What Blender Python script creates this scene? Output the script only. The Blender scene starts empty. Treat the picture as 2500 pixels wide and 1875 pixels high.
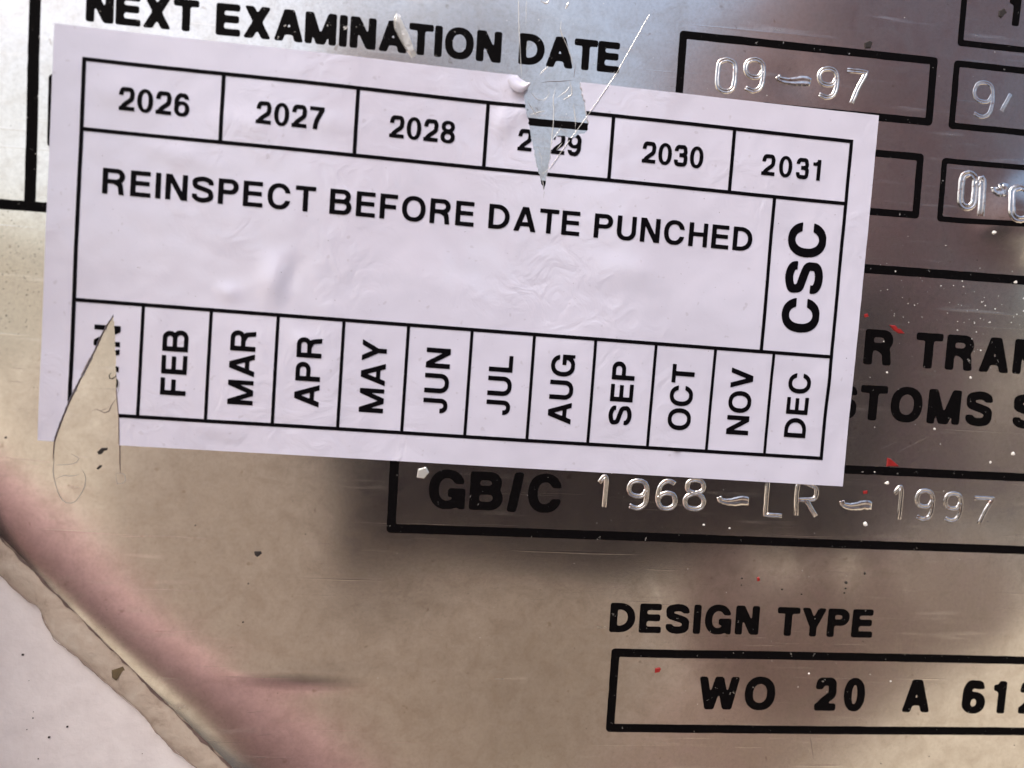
import bpy, bmesh, math, random
import numpy as np
from mathutils import Vector, Matrix, noise
from mathutils.geometry import delaunay_2d_cdt

# ------------------------------------------------------------------ frame of reference
# Plate millimetres: U to the right, V down, h out of the plate towards the viewer.
# World metres: the plate stands upright, facing -Y, about 1.4 m above the ground.
ZH = 1.40
def W(u, v, h=0.0):
    return Vector(((u - 60.0) / 1000.0, -h / 1000.0, ZH - (v - 36.0) / 1000.0))

S = bpy.context.scene
COL = S.collection

# ------------------------------------------------------------------ camera
CAM_UVH = (45.67, 33.37, 91.71)
Rm = [[0.99340741, -0.06043536, -0.09741292],
      [0.05480862, 0.9967261, -0.05943991],
      [0.10068627, 0.05370898, 0.99346747]]
def cam_axis(row):                                 # (u, v-down, depth) -> world
    a, b, c = row
    return Vector((a, c, -b))
CR, CD, CF = cam_axis(Rm[0]), cam_axis(Rm[1]), cam_axis(Rm[2])
CAM = W(*CAM_UVH)
cam_data = bpy.data.cameras.new('camera')
cam = bpy.data.objects.new('camera', cam_data)
COL.objects.link(cam)
mw = Matrix((( CR.x, -CD.x, -CF.x, CAM.x),
             ( CR.y, -CD.y, -CF.y, CAM.y),
             ( CR.z, -CD.z, -CF.z, CAM.z),
             (0, 0, 0, 1)))
cam.matrix_world = mw
cam_data.sensor_width = 36.0
cam_data.lens = 1806.0 / 2500.0 * 36.0
cam_data.clip_start = 0.004
cam_data.clip_end = 500.0
cam_data.dof.use_dof = True
cam_data.dof.focus_distance = 0.0945
cam_data.dof.aperture_fstop = 11.0
S.camera = cam

# ------------------------------------------------------------------ sky and sun
SUN_EL, SUN_AZ = math.radians(55), math.radians(226)   # azimuth from +Y clockwise: high, behind the viewer's left
world = bpy.data.worlds.new('World'); S.world = world; world.use_nodes = True
wn = world.node_tree.nodes; wl = world.node_tree.links
wn.clear()
sky = wn.new('ShaderNodeTexSky'); sky.sky_type = 'NISHITA'; sky.sun_disc = False
sky.sun_elevation = SUN_EL; sky.sun_rotation = SUN_AZ
sky.air_density = 1.0; sky.dust_density = 5.0; sky.ozone_density = 0.4
bg = wn.new('ShaderNodeBackground'); bg.inputs['Strength'].default_value = 0.12
wo = wn.new('ShaderNodeOutputWorld')
wl.new(sky.outputs['Color'], bg.inputs['Color']); wl.new(bg.outputs['Background'], wo.inputs['Surface'])
sun_data = bpy.data.lights.new('sun', 'SUN'); sun = bpy.data.objects.new('sun', sun_data); COL.objects.link(sun)
sun_data.energy = 1.3; sun_data.angle = math.radians(40); sun_data.color = (1.0, 0.95, 0.9)
sd = Vector((math.sin(SUN_AZ) * math.cos(SUN_EL), math.cos(SUN_AZ) * math.cos(SUN_EL), math.sin(SUN_EL)))
sun.rotation_euler = sd.to_track_quat('Z', 'Y').to_euler()
sun.location = (0, -2, 4)

S.view_settings.view_transform = 'Standard'; S.view_settings.look = 'None'
S.view_settings.gamma = 1.0; S.view_settings.exposure = 0.68
S.view_settings.use_curve_mapping = False
S.cycles.max_bounces = 8

# ------------------------------------------------------------------ materials
def mat(name):
    m = bpy.data.materials.new(name); m.use_nodes = True
    nt = m.node_tree; b = nt.nodes['Principled BSDF']
    return m, nt, b
def nd(nt, t, **kw):
    n = nt.nodes.new(t)
    for k, v in kw.items():
        if k in n.inputs: n.inputs[k].default_value = v
        else: setattr(n, k, v)
    return n
def coords(nt, scale=(1000, 1000, 1000)):
    g = nd(nt, 'ShaderNodeNewGeometry'); mp = nd(nt, 'ShaderNodeMapping')
    mp.inputs['Scale'].default_value = scale
    nt.links.new(g.outputs['Position'], mp.inputs['Vector'])
    return mp.outputs['Vector']
def noise_tex(nt, vec, scale, detail=4, rough=0.6, dist=0.0):
    n = nd(nt, 'ShaderNodeTexNoise'); n.inputs['Scale'].default_value = scale
    n.inputs['Detail'].default_value = detail; n.inputs['Roughness'].default_value = rough
    n.inputs['Distortion'].default_value = dist
    nt.links.new(vec, n.inputs['Vector']); return n.outputs['Fac']
def ramp(nt, fac, stops):
    r = nd(nt, 'ShaderNodeValToRGB'); e = r.color_ramp.elements
    while len(e) < len(stops): e.new(0.5)
    for el, (p, c) in zip(e, stops):
        el.position = p; el.color = (c, c, c, 1) if isinstance(c, (int, float)) else (*c, 1)
    nt.links.new(fac, r.inputs['Fac']); return r.outputs['Color']
def mixc(nt, fac, a, b, mode='MIX'):
    m = nd(nt, 'ShaderNodeMix', data_type='RGBA', blend_type=mode)
    for s, v in ((0, fac), (6, a), (7, b)):
        if isinstance(v, (int, float)): m.inputs[s].default_value = v
        elif isinstance(v, tuple): m.inputs[s].default_value = (*v, 1)
        else: nt.links.new(v, m.inputs[s])
    return m.outputs[2]
def math_n(nt, op, a, b):
    m = nd(nt, 'ShaderNodeMath', operation=op)
    for i, v in enumerate((a, b)):
        if isinstance(v, (int, float)): m.inputs[i].default_value = v
        else: nt.links.new(v, m.inputs[i])
    return m.outputs[0]
def bump(nt, bsdf, height, strength, dist, prev=None):
    b = nd(nt, 'ShaderNodeBump'); b.inputs['Strength'].default_value = strength; b.inputs['Distance'].default_value = dist
    nt.links.new(height, b.inputs['Height'])
    if prev: nt.links.new(prev, b.inputs['Normal'])
    if bsdf: nt.links.new(b.outputs['Normal'], bsdf.inputs['Normal'])
    return b.outputs['Normal']

def metal_material():
    m, nt, b = mat('worn_aluminium')
    v = coords(nt)
    vs = coords(nt, (40, 1000, 520))                    # long horizontal brushing
    fine = noise_tex(nt, v, 2.2, 5, 0.7)
    mid = noise_tex(nt, v, 0.35, 5, 0.65, 0.6)
    big = noise_tex(nt, v, 0.06, 3, 0.5)
    brush = noise_tex(nt, vs, 1.6, 3, 0.6)
    mott = ramp(nt, mid, [(0.30, (0.65, 0.625, 0.59)), (0.5, (0.73, 0.715, 0.69)), (0.70, (0.785, 0.775, 0.76))])
    grain = ramp(nt, fine, [(0.30, 0.89), (0.5, 1.0), (0.72, 1.06)])
    c = mixc(nt, 1.0, mott, grain, 'MULTIPLY')
    c = mixc(nt, 1.0, c, ramp(nt, brush, [(0.60, 1.0), (0.72, 1.07)]), 'MULTIPLY')
    # small brown oxide freckles
    fr = noise_tex(nt, v, 0.9, 2, 0.5, 0.3)
    frm = ramp(nt, fr, [(0.70, 0.0), (0.76, 1.0)])
    c = mixc(nt, math_n(nt, 'MULTIPLY', frm, 0.45), c, (0.34, 0.28, 0.22))
    # dark reflection of the pressed streak, painted into the colour near the cut corner
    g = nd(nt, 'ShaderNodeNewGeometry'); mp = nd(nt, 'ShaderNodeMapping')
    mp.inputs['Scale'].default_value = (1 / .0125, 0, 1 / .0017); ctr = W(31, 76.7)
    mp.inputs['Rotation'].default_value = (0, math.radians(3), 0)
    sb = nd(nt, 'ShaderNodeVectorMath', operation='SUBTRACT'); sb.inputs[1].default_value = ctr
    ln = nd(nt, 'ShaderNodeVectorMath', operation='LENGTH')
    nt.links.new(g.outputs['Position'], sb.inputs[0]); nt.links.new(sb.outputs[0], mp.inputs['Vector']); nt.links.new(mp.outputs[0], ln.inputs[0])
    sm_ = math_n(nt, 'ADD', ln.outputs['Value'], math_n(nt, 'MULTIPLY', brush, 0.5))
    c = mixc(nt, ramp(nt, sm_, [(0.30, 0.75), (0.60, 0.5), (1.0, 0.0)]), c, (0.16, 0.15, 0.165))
    nt.links.new(c, b.inputs['Base Color'])
    b.inputs['Metallic'].default_value = 1.0
    r = ramp(nt, mid, [(0.3, 0.22), (0.7, 0.16)])
    r2 = ramp(nt, brush, [(0.60, 0.0), (0.72, 0.07)])
    nt.links.new(math_n(nt, 'ADD', r, r2), b.inputs['Roughness'])
    n1 = bump(nt, None, brush, 0.02, 0.00005)
    n2 = bump(nt, None, fine, 0.06, 0.00005, n1)
    # fine criss-cross scratches
    prev = n2
    for ang, off in ((0.6, 3.1), (-0.5, 7.7), (1.2, 1.3)):
        mp = nd(nt, 'ShaderNodeMapping'); mp.inputs['Rotation'].default_value = (0, ang, 0)
        mp.inputs['Scale'].default_value = (35, 1, 1600); mp.inputs['Location'].default_value = (off, 0, off)
        g = nd(nt, 'ShaderNodeNewGeometry'); nt.links.new(g.outputs['Position'], mp.inputs['Vector'])
        s = noise_tex(nt, mp.outputs['Vector'], 1.0, 2, 0.5)
        sm = ramp(nt, s, [(0.68, 0.0), (0.73, 1.0)])
        prev = bump(nt, None, sm, 0.10, 0.00005, prev)
    nt.links.new(prev, b.inputs['Normal'])
    return m

def stamped_material():
    m, nt, b = mat('struck_bright_metal')
    v = coords(nt)
    n = noise_tex(nt, v, 1.2, 3, 0.6)
    c = ramp(nt, n, [(0.30, (0.50, 0.34, 0.29)), (0.42, (0.74, 0.71, 0.69)), (0.7, (0.88, 0.87, 0.86))])
    nt.links.new(c, b.inputs['Base Color']); b.inputs['Metallic'].default_value = 1.0
    b.inputs['Roughness'].default_value = 0.25
    bump(nt, b, noise_tex(nt, v, 5.0, 3, 0.6), 0.2, 0.00006)
    return m

def ink_material(name, col, rough, wear, chips=False):
    m, nt, b = mat(name)
    v = coords(nt)
    n = noise_tex(nt, v, 1.8, 4, 0.7)
    c = ramp(nt, n, [(0.3, tuple(x * 0.8 for x in col)), (0.62, col), (0.78, tuple(x + wear for x in col))])
    if chips:
        ch = ramp(nt, noise_tex(nt, v, 1.1, 5, 0.75, 0.4), [(0.655, 0.0), (0.68, 1.0)])
        c = mixc(nt, ch, c, (0.55, 0.53, 0.51)); nt.links.new(ch, b.inputs['Metallic'])
    nt.links.new(c, b.inputs['Base Color']); b.inputs['Roughness'].default_value = rough
    b.inputs['Specular IOR Level'].default_value = 0.03
    bump(nt, b, noise_tex(nt, v, 4.0, 3, 0.6), 0.15, 0.0001)
    return m

def vinyl_material():
    m, nt, b = mat('white_vinyl_label')
    v = coords(nt)
    a = noise_tex(nt, v, 0.10, 4, 0.55, 0.8)
    fine = noise_tex(nt, v, 3.0, 3, 0.6)
    c = ramp(nt, a, [(0.35, (0.645, 0.64, 0.775)), (0.6, (0.685, 0.68, 0.82))])
    sp = noise_tex(nt, v, 1.3, 1, 0.3)
    spm = ramp(nt, sp, [(0.74, 0.0), (0.79, 1.0)])
    c = mixc(nt, math_n(nt, 'MULTIPLY', spm, 0.25), c, (0.36, 0.33, 0.38))
    nt.links.new(c, b.inputs['Base Color'])
    r = ramp(nt, noise_tex(nt, v, 0.16, 4, 0.6, 1.0), [(0.38, 0.24), (0.52, 0.14), (0.62, 0.10)])
    nt.links.new(r, b.inputs['Roughness'])
    b.inputs['Specular IOR Level'].default_value = 0.55
    wr = noise_tex(nt, v, 0.28, 4, 0.5, 1.4)
    patch = ramp(nt, noise_tex(nt, v, 0.05, 2, 0.5), [(0.46, 0.12), (0.60, 1.0)])
    n1 = bump(nt, None, math_n(nt, 'MULTIPLY', wr, patch), 0.30, 0.0006)
    b.inputs['Coat Weight'].default_value = 0.8; b.inputs['Coat Roughness'].default_value = 0.06
    n2 = bump(nt, b, fine, 0.08, 0.0001, n1); nt.links.new(n1, b.inputs['Coat Normal'])
    return m

def paint_material():
    m, nt, b = mat('white_wall_paint')
    v = coords(nt)
    n = noise_tex(nt, v, 0.25, 5, 0.6)
    c = ramp(nt, n, [(0.3, (0.74, 0.69, 0.69)), (0.6, (0.83, 0.785, 0.785))])
    nt.links.new(c, b.inputs['Base Color']); b.inputs['Roughness'].default_value = 0.45
    bump(nt, b, noise_tex(nt, v, 0.5, 5, 0.6), 0.35, 0.0004)
    return m

def sealant_material():
    m, nt, b = mat('old_beige_sealant')
    v = coords(nt)
    n = noise_tex(nt, v, 0.3, 6, 0.65, 0.6)
    c = ramp(nt, n, [(0.28, (0.33, 0.26, 0.21)), (0.45, (0.52, 0.435, 0.36)), (0.7, (0.62, 0.55, 0.47))])
    nt.links.new(c, b.inputs['Base Color']); b.inputs['Roughness'].default_value = 0.4
    bump(nt, b, noise_tex(nt, v, 0.8, 5, 0.6), 0.4, 0.0004)
    return m

def plain(name, col, rough=0.5, metallic=0.0, var=0.15, scale=1.0, spec=0.5):
    m, nt, b = mat(name)
    v = coords(nt)
    n = noise_tex(nt, v, scale, 4, 0.6)
    c = ramp(nt, n, [(0.3, tuple(x * (1 - var) for x in col)), (0.7, tuple(min(1, x * (1 + var)) for x in col))])
    nt.links.new(c, b.inputs['Base Color']); b.inputs['Roughness'].default_value = rough
    b.inputs['Metallic'].default_value = metallic; b.inputs['Specular IOR Level'].default_value = spec
    return m

def film_material():
    m, nt, b = mat('clear_film')
    b.inputs['Base Color'].default_value = (0.86, 0.86, 0.85, 1)
    b.inputs['Roughness'].default_value = 0.12
    b.inputs['Transmission Weight'].default_value = 0.6
    b.inputs['IOR'].default_value = 1.45
    v = coords(nt); bump(nt, b, noise_tex(nt, v, 2.0, 3, 0.6), 0.4, 0.0003)
    return m

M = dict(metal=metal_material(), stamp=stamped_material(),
         ink=ink_material('etched_black_enamel', (0.004, 0.0035, 0.004), 0.5, 0.01, True),
         print=ink_material('black_label_print', (0.004, 0.0035, 0.005), 0.45, 0.006),
         vinyl=vinyl_material(), paint=paint_material(), sealant=sealant_material(),
         film=film_material(),
         red=plain('red_paint', (0.27, 0.012, 0.012), 0.4), grit=plain('black_grit', (0.018, 0.013, 0.012), 0.7),
         dust=plain('pale_grit', (0.75, 0.73, 0.70), 0.35), rust=plain('brown_residue', (0.13, 0.095, 0.05), 0.6),
         score=plain('dirt_in_cut', (0.17, 0.12, 0.11), 0.6),
         scrap=plain('yellowed_film', (0.45, 0.43, 0.39), 0.25, var=.35, scale=2.0),
         rubber=plain('added_strip_black', (0.022, 0.02, 0.024), 0.6),  # black of the unseen strips added for a dark reflection
         stain=plain('brown_stain', (0.30, 0.235, 0.20), 0.5),
         glue=plain('dried_glue', (0.45, 0.41, 0.37), 0.35),
         maroon=plain('maroon_container_paint', (0.20, 0.115, 0.12), 0.6, scale=0.01),
         handle=plain('added_handle_pink', (0.80, 0.49, 0.46), 0.5),  # pink of the added handle, lightened for its reflection
         ground=plain('dry_concrete', (0.55, 0.465, 0.34), 0.9, scale=0.01),
         phone=plain('dark_phone_glass', (0.030, 0.020, 0.024), 0.4), lens=plain('lens_glass', (0.01, 0.01, 0.012), 0.05),
         skin=plain('skin', (0.30, 0.20, 0.18), 0.5), jacket=plain('russet_cloth', (0.52, 0.45, 0.37), 0.9),
         trousers=plain('grey_cloth', (0.10, 0.09, 0.09), 0.9), hair=plain('brown_hair', (0.05, 0.03, 0.02), 0.6))

# ------------------------------------------------------------------ helpers for objects
LOC = {}
def link(o, parent, origin):
    COL.objects.link(o)
    LOC[o.name] = origin.copy()
    if parent is not None:
        o.parent = parent; o.location = origin - LOC[parent.name]
    else: o.location = origin
def mk(name, verts, faces, m, parent=None, smooth=False, label=None, category=None, group=None, kind=None):
    vs = [Vector(v) for v in verts]
    lo = Vector([min(v[i] for v in vs) for i in range(3)]); hi = Vector([max(v[i] for v in vs) for i in range(3)])
    org = (lo + hi) / 2
    me = bpy.data.meshes.new(name); me.from_pydata([tuple(v - org) for v in vs], [], faces)
    me.materials.append(m)
    if smooth:
        for p in me.polygons: p.use_smooth = True
    me.update()
    o = bpy.data.objects.new(name, me); link(o, parent, org)
    for k, val in (('label', label), ('category', category), ('group', group), ('kind', kind)):
        if val: o[k] = val
    return o
def empty(name, loc, label=None, category=None, group=None):
    o = bpy.data.objects.new(name, None); o.empty_display_size = 0.01; link(o, None, loc)
    if label: o['label'] = label
    if category: o['category'] = category
    if group: o['group'] = group
    return o

# ------------------------------------------------------------------ plate relief (mm out of the plane)
def g2(u, v, cu, cv, su, sv, ang=0.0):
    c, s = math.cos(ang), math.sin(ang)
    du, dv = u - cu, v - cv
    a, b = (du * c + dv * s) / su, (-du * s + dv * c) / sv
    q = a * a + b * b
    return math.exp(-q) if q < 20 else 0.0
def edge_dist(u, v):                     # distance from the cut corner edge, positive on the plate
    return ((u + 4.78) * 0.7122 - (v - 60.55) * 0.702)
def relief(u, v):
    n = noise.noise(Vector((u * 0.022, v * 0.026, 3.3))) * 0.08 + noise.noise(Vector((u * 0.05, v * 0.06, 9.1))) * 0.26
    n += 0.50 * g2(u, v, -7, 44, 8, 9.5)                       # bowed left margin
    d = edge_dist(u, v)
    n += -1.0 * math.exp(-max(d, 0) / 7.0) - 0.14 * math.exp(-max(d, 0) / 1.8)
    n += 0.16 * g2(u, v, 33, 76.2, 11, 1.4, -0.01)          # pressed streak near the cut corner
    n += -0.10 * g2(u, v, 88.4, -2.2, 3.2, 2.2) - 0.05 * g2(u, v, 114.2, 10.5, 3.0, 3.5)
    n += 1.15 * g2(u, v, 121.0, 12.5, 5.6, 4.6)
    return n

def cdt_sheet(outline, step, u0, u1, v0, v1, inside, extra=()):
    pts = [Vector(p) for p in outline]; n = len(pts)
    edges = [(i, (i + 1) % n) for i in range(n)]
    nu, nv = int((u1 - u0) / step) + 1, int((v1 - v0) / step) + 1
    for i in range(nu):
        for j in range(nv):
            p = (u0 + (i + 0.5 * (j & 1)) * step, v0 + j * step)
            if inside(p): pts.append(Vector(p))
    pts += [Vector(p) for p in extra]
    vv, _, ff, *_ = delaunay_2d_cdt(pts, edges, [], 0, 1e-6)
    faces = []
    for f in ff:
        c = (vv[f[0]] + vv[f[1]] + vv[f[2]]) / 3
        a_ = (vv[f[1]] - vv[f[0]]).cross(vv[f[2]] - vv[f[0]])
        if abs(a_) > 2e-4 and in_poly(c, outline): faces.append(list(f))
    return [tuple(v) for v in vv], faces
def in_poly(p, poly):
    x, y = p[0], p[1]; c = False; j = len(poly) - 1
    for i in range(len(poly)):
        xi, yi = poly[i]; xj, yj = poly[j]
        if (yi > y) != (yj > y) and x < (xj - xi) * (y - yi) / (yj - yi) + xi: c = not c
        j = i
    return c
def densify(poly, step):
    out = []
    for i, a in enumerate(poly):
        b = poly[(i + 1) % len(poly)]
        k = max(1, int(math.hypot(b[0] - a[0], b[1] - a[1]) / step))
        out += [(a[0] + (b[0] - a[0]) * t / k, a[1] + (b[1] - a[1]) * t / k) for t in range(k)]
    return out
def boundary_loop_skirt(n_outline, verts3, faces, drop):
    """outline vertices come first: add a skirt dropping to depth `drop` (list of uvh)"""
    base = len(verts3)
    for i in range(n_outline):
        u, v, h = verts3[i]; verts3.append((u, v, h)); verts3.append((u, v, drop(u, v)))
    for i in range(n_outline):
        j = (i + 1) % n_outline
        faces.append([base + 2 * i, base + 2 * j, base + 2 * j + 1, base + 2 * i + 1])

# ------------------------------------------------------------------ large structure: ground, wall, plate
gs = 200.0
mk('ground', [(-gs, -gs, 0), (gs, -gs, 0), (gs, gs, 0), (-gs, gs, 0)], [(0, 1, 2, 3)], M['ground'], kind='structure')

def box_verts(x0, x1, y0, y1, z0, z1):
    v = [(x, y, z) for x in (x0, x1) for y in (y0, y1) for z in (z0, z1)]
    f = [(0, 1, 3, 2), (4, 6, 7, 5), (0, 4, 5, 1), (2, 3, 7, 6), (0, 2, 6, 4), (1, 5, 7, 3)]
    return v, f
v, f = box_verts(-0.75, 0.75, 0.0030, 0.05, 0.15, 2.45)
mk('wall', v, f, M['paint'], kind='structure')

plate_outline = densify([(-14, -46), (186, -46), (186, 104), (38.1, 104), (-14, 51.19)], 0.6)
rows = []
for d_ in (0.18, 0.4, 0.7, 1.1, 1.6, 2.2):
    rows += [(-13.2 + 0.7122 * d_ + t * 0.702, 52.0 - 0.702 * d_ + t * 0.7122) for t in np.arange(0, 70, 0.45)]
pv, pf = cdt_sheet(plate_outline, 0.8, -14, 134, -20, 92, lambda p: edge_dist(*p) > 2.7 and p[0] > -13.6, rows)
nout = len(plate_outline)
p3 = [(u, v, relief(u, v)) for u, v in pv]
# finer rows along the cut edge come from the outline; roll the sheared edge over
boundary_loop_skirt(nout, p3, pf, lambda u, v: -2.6)
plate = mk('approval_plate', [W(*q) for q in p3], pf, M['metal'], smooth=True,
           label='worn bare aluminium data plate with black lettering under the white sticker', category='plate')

# sealant band squeezed out along the cut corner, over the wall
random.seed(4)
inner = [(-14, 50.9), (-4.78, 60.25), (2.96, 68.0), (10.43, 75.5), (22.29, 87.4), (37, 102)]
wavy = [(-16, 60), (-9, 62.8), (-4.66, 66.83), (-2.85, 68.51), (-1.59, 69.24), (-0.9, 70.6), (0.1, 73.07), (1.4, 74.2), (3.03, 75.34), (4.4, 76.6),
        (5.62, 77.83), (8.24, 80.16), (9.7, 81.4), (11.08, 82.7), (12.0, 83.8), (12.62, 84.87), (15.69, 87.83), (20, 91.5), (27, 99), (31, 104)]
def resample(pl, n):
    L = [0]
    for a, b in zip(pl, pl[1:]): L.append(L[-1] + math.hypot(b[0] - a[0], b[1] - a[1]))
    out = []
    for i in range(n):
        t = L[-1] * i / (n - 1); k = max(j for j in range(len(L)) if L[j] <= t + 1e-9); k = min(k, len(pl) - 2)
        s = (t - L[k]) / (L[k + 1] - L[k]); out.append((pl[k][0] + (pl[k + 1][0] - pl[k][0]) * s, pl[k][1] + (pl[k + 1][1] - pl[k][1]) * s))
    return out
A, B = resample(inner, 120), resample(wavy, 120)
sv, sf = [], []
NR = 14
for i in range(120):
    for j in range(NR + 1):
        t = j / NR
        u = A[i][0] + (B[i][0] - A[i][0]) * t; vv_ = A[i][1] + (B[i][1] - A[i][1]) * t
        wob = noise.noise(Vector((u * 0.35, vv_ * 0.35, 1.0))) * 0.5
        if j == NR: u += noise.noise(Vector((vv_ * 0.5, 0, 5))) * 0.2
        prof = -1.75 - 0.75 * t + 0.28 * math.sin(math.pi * t) + wob * 0.10
        if j == NR: prof = -3.05
        if j == NR - 1: prof = -2.45 + wob * 0.1
        sv.append(W(u, vv_, prof))
for i in range(119):
    for j in range(NR):
        a = i * (NR + 1) + j; sf.append((a, a + 1, a + NR + 2, a + NR + 1))
sealant = mk('sealant_bead', sv, sf, M['sealant'], smooth=True,
             label='dirty beige sealant smear along the cut corner of the plate', category='sealant')

def seam(name, pl, w, off, hgt, m, seed):
    P = resample(pl, 260); V, F = [], []
    for i, (u, v) in enumerate(P):
        a, b = P[max(0, i - 1)], P[min(259, i + 1)]; d = Vector((b[0] - a[0], b[1] - a[1])).normalized(); nn = Vector((-d.y, d.x))
        ww = w * max(.12, .6 + 1.3 * noise.noise(Vector((u * .35, v * .35, seed))) + .5 * noise.noise(Vector((u * 1.7, v * 1.7, seed))))
        c = off + .25 * noise.noise(Vector((u * .6, v * .6, seed + 4)))
        for o_, hh in ((-.5, -.05), (0, .04), (.5, -.05)): V.append(W(u + nn.x * (c + o_ * ww), v + nn.y * (c + o_ * ww), hgt + hh))
    for i in range(259):
        for j in range(2): q = i * 3 + j; F.append((q, q + 1, q + 4, q + 3))
    return mk(name, V, F, m, sealant, smooth=True)
seam('grime_line', [(-14, 51.25), (-4.78, 60.6), (2.66, 68.1), (10.33, 75.95), (22.09, 87.9), (37, 103)], .45, .35, -1.52, M['score'], 2.0)
seam('stain_border', wavy, .30, -.35, -2.38, M['stain'], 6.0)

# ------------------------------------------------------------------ lettering
def glyph_mask(ch, s, n):
    """boolean raster of a grotesque capital; cap height 1, stem s, n pixels per cap"""
    h = s * 0.88
    pad = 0.12
    g = {}
    def E(X, Y, cx, cy, rx, ry, p=2.25): return (np.abs((X - cx) / rx) ** p + np.abs((Y - cy) / ry) ** p) <= 1
    def bowl(X, Y, xs, x1, y0, y1, s=s, h=h):
        def half(i, j):
            X1, Y0, Y1 = x1 - i, y0 + j, y1 - j
            ry = (Y1 - Y0) / 2; rx = min(ry * 1.08, X1 - xs - 0.02); xm = X1 - rx
            return ((X >= xs) & (X <= xm) & (Y >= Y0) & (Y <= Y1)) | ((X >= xm) & E(X, Y, xm, (Y0 + Y1) / 2, rx, ry, 2.15))
        return half(0, 0) & ~half(s * 1.0, h)
    def ring(X, Y, x0, x1, y0, y1, s=s, h=h, p=2.25):
        cx, cy = (x0 + x1) / 2, (y0 + y1) / 2
        return E(X, Y, cx, cy, (x1 - x0) / 2, (y1 - y0) / 2, p) & ~E(X, Y, cx, cy, (x1 - x0) / 2 - s, (y1 - y0) / 2 - h, p)
    def bx(X, Y, x0, y0, x1, y1): return (X >= x0) & (X <= x1) & (Y >= y0) & (Y <= y1)
    def di(X, Y, xa, ya, xb, yb, q):          # diagonal with horizontal ends, horizontal width q
        t = (Y - ya) / (yb - ya); c = xa + (xb - xa) * t
        return (np.abs(X - c) <= q / 2) & (t >= 0) & (t <= 1)
    def stroke(X, Y, pts, w):
        d = np.full(X.shape, 9.0)
        for (ax, ay), (bx_, by) in zip(pts, pts[1:]):
            l2 = (bx_ - ax) ** 2 + (by - ay) ** 2 + 1e-12
            t = np.clip(((X - ax) * (bx_ - ax) + (Y - ay) * (by - ay)) / l2, 0, 1)
            d = np.minimum(d, np.hypot(X - ax - t * (bx_ - ax), Y - ay - t * (by - ay)))
        return d <= w / 2
    WID = dict(A=.93, B=.86, C=.90, D=.86, E=.76, F=.70, G=.93, H=.82, I=s, J=.62, L=.70, M=1.0, N=.83, O=.95, P=.78, R=.86, S=.82, T=.80,
               U=.82, V=.88, W=1.25, X=.88, Y=.88)
    WID.update({k: .66 for k in '0235689'}); WID.update({'7': .64, '1': .40, '/': .42})
    w = WID[ch]
    nx, ny = int((w + 2 * pad) * n), int((1 + 2 * pad) * n)
    X, Y = np.meshgrid((np.arange(nx) + .5) / n - pad, (np.arange(ny) + .5) / n - pad)
    o = 0.015
    if ch == 'A':
        q = s * 1.12; m = di(X, Y, q / 2, 0, w / 2 - q * .08, 1, q) | di(X, Y, w - q / 2, 0, w / 2 + q * .08, 1, q) | (bx(X, Y, w * .22, .21, w * .78, .21 + h))
    elif ch == 'B': m = bx(X, Y, 0, 0, s, 1) | bowl(X, Y, 0, w * .95, .5 - h / 2 + .02, 1) | bowl(X, Y, 0, w, 0, .5 + h / 2 + .02)
    elif ch == 'C': m = ring(X, Y, 0, w, -o, 1 + o) & ~((X > w * .55) & (np.abs(Y - .5) < .145))
    elif ch == 'D': m = bx(X, Y, 0, 0, s, 1) | bowl(X, Y, 0, w, 0, 1)
    elif ch == 'E': m = bx(X, Y, 0, 0, s, 1) | bx(X, Y, 0, 0, w, h) | bx(X, Y, 0, 1 - h, w * .98, 1) | bx(X, Y, 0, .52 - h / 2, w * .94, .52 + h / 2)
    elif ch == 'F': m = bx(X, Y, 0, 0, s, 1) | bx(X, Y, 0, 1 - h, w, 1) | bx(X, Y, 0, .49 - h / 2, w * .92, .49 + h / 2)
    elif ch == 'G':
        m = ring(X, Y, 0, w, -o, 1 + o) & ~((X > w * .55) & (Y > .40) & (Y < .655))
        m |= bx(X, Y, w * .53, .53 - h, w, .53) | bx(X, Y, w - s * .72, 0, w, .53)
    elif ch == 'H': m = bx(X, Y, 0, 0, s, 1) | bx(X, Y, w - s, 0, w, 1) | bx(X, Y, 0, .52 - h / 2, w, .52 + h / 2)
    elif ch == 'I': m = bx(X, Y, 0, 0, s, 1)
    elif ch == 'J': m = bx(X, Y, w - s, .3, w, 1) | (ring(X, Y, 0, w, -o, .62, s, h) & (Y < .31))
    elif ch == 'L': m = bx(X, Y, 0, 0, s, 1) | bx(X, Y, 0, 0, w, h)
    elif ch == 'M':
        q = s * 1.05; m = bx(X, Y, 0, 0, s * .95, 1) | bx(X, Y, w - s * .95, 0, w, 1) | di(X, Y, q / 2, 1, w / 2 - q * .05, 0, q * 1.0) | di(X, Y, w - q / 2, 1, w / 2 + q * .05, 0, q * 1.0)
    elif ch == 'N': q = s * 1.2; m = bx(X, Y, 0, 0, s, 1) | bx(X, Y, w - s, 0, w, 1) | di(X, Y, q / 2, 1, w - q / 2, 0, q)
    elif ch == 'O': m = ring(X, Y, 0, w, -o, 1 + o)
    elif ch == 'P': m = bx(X, Y, 0, 0, s, 1) | bowl(X, Y, 0, w, .40, 1)
    elif ch == 'R':
        m = bx(X, Y, 0, 0, s, 1) | bowl(X, Y, 0, w * .96, .41, 1)
        m |= stroke(X, Y, [(w * .5, .41 + h / 2), (w * .66, .43), (w * .79 - s * .1, .37), (w * .86 - s * .3, .25), (w * .88 - s * .3, .12), (w * .92 - s * .3, -.1)], s * .98) & (Y > 0) & (Y < .5)
    elif ch == 'S':
        k = s / 2
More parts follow.
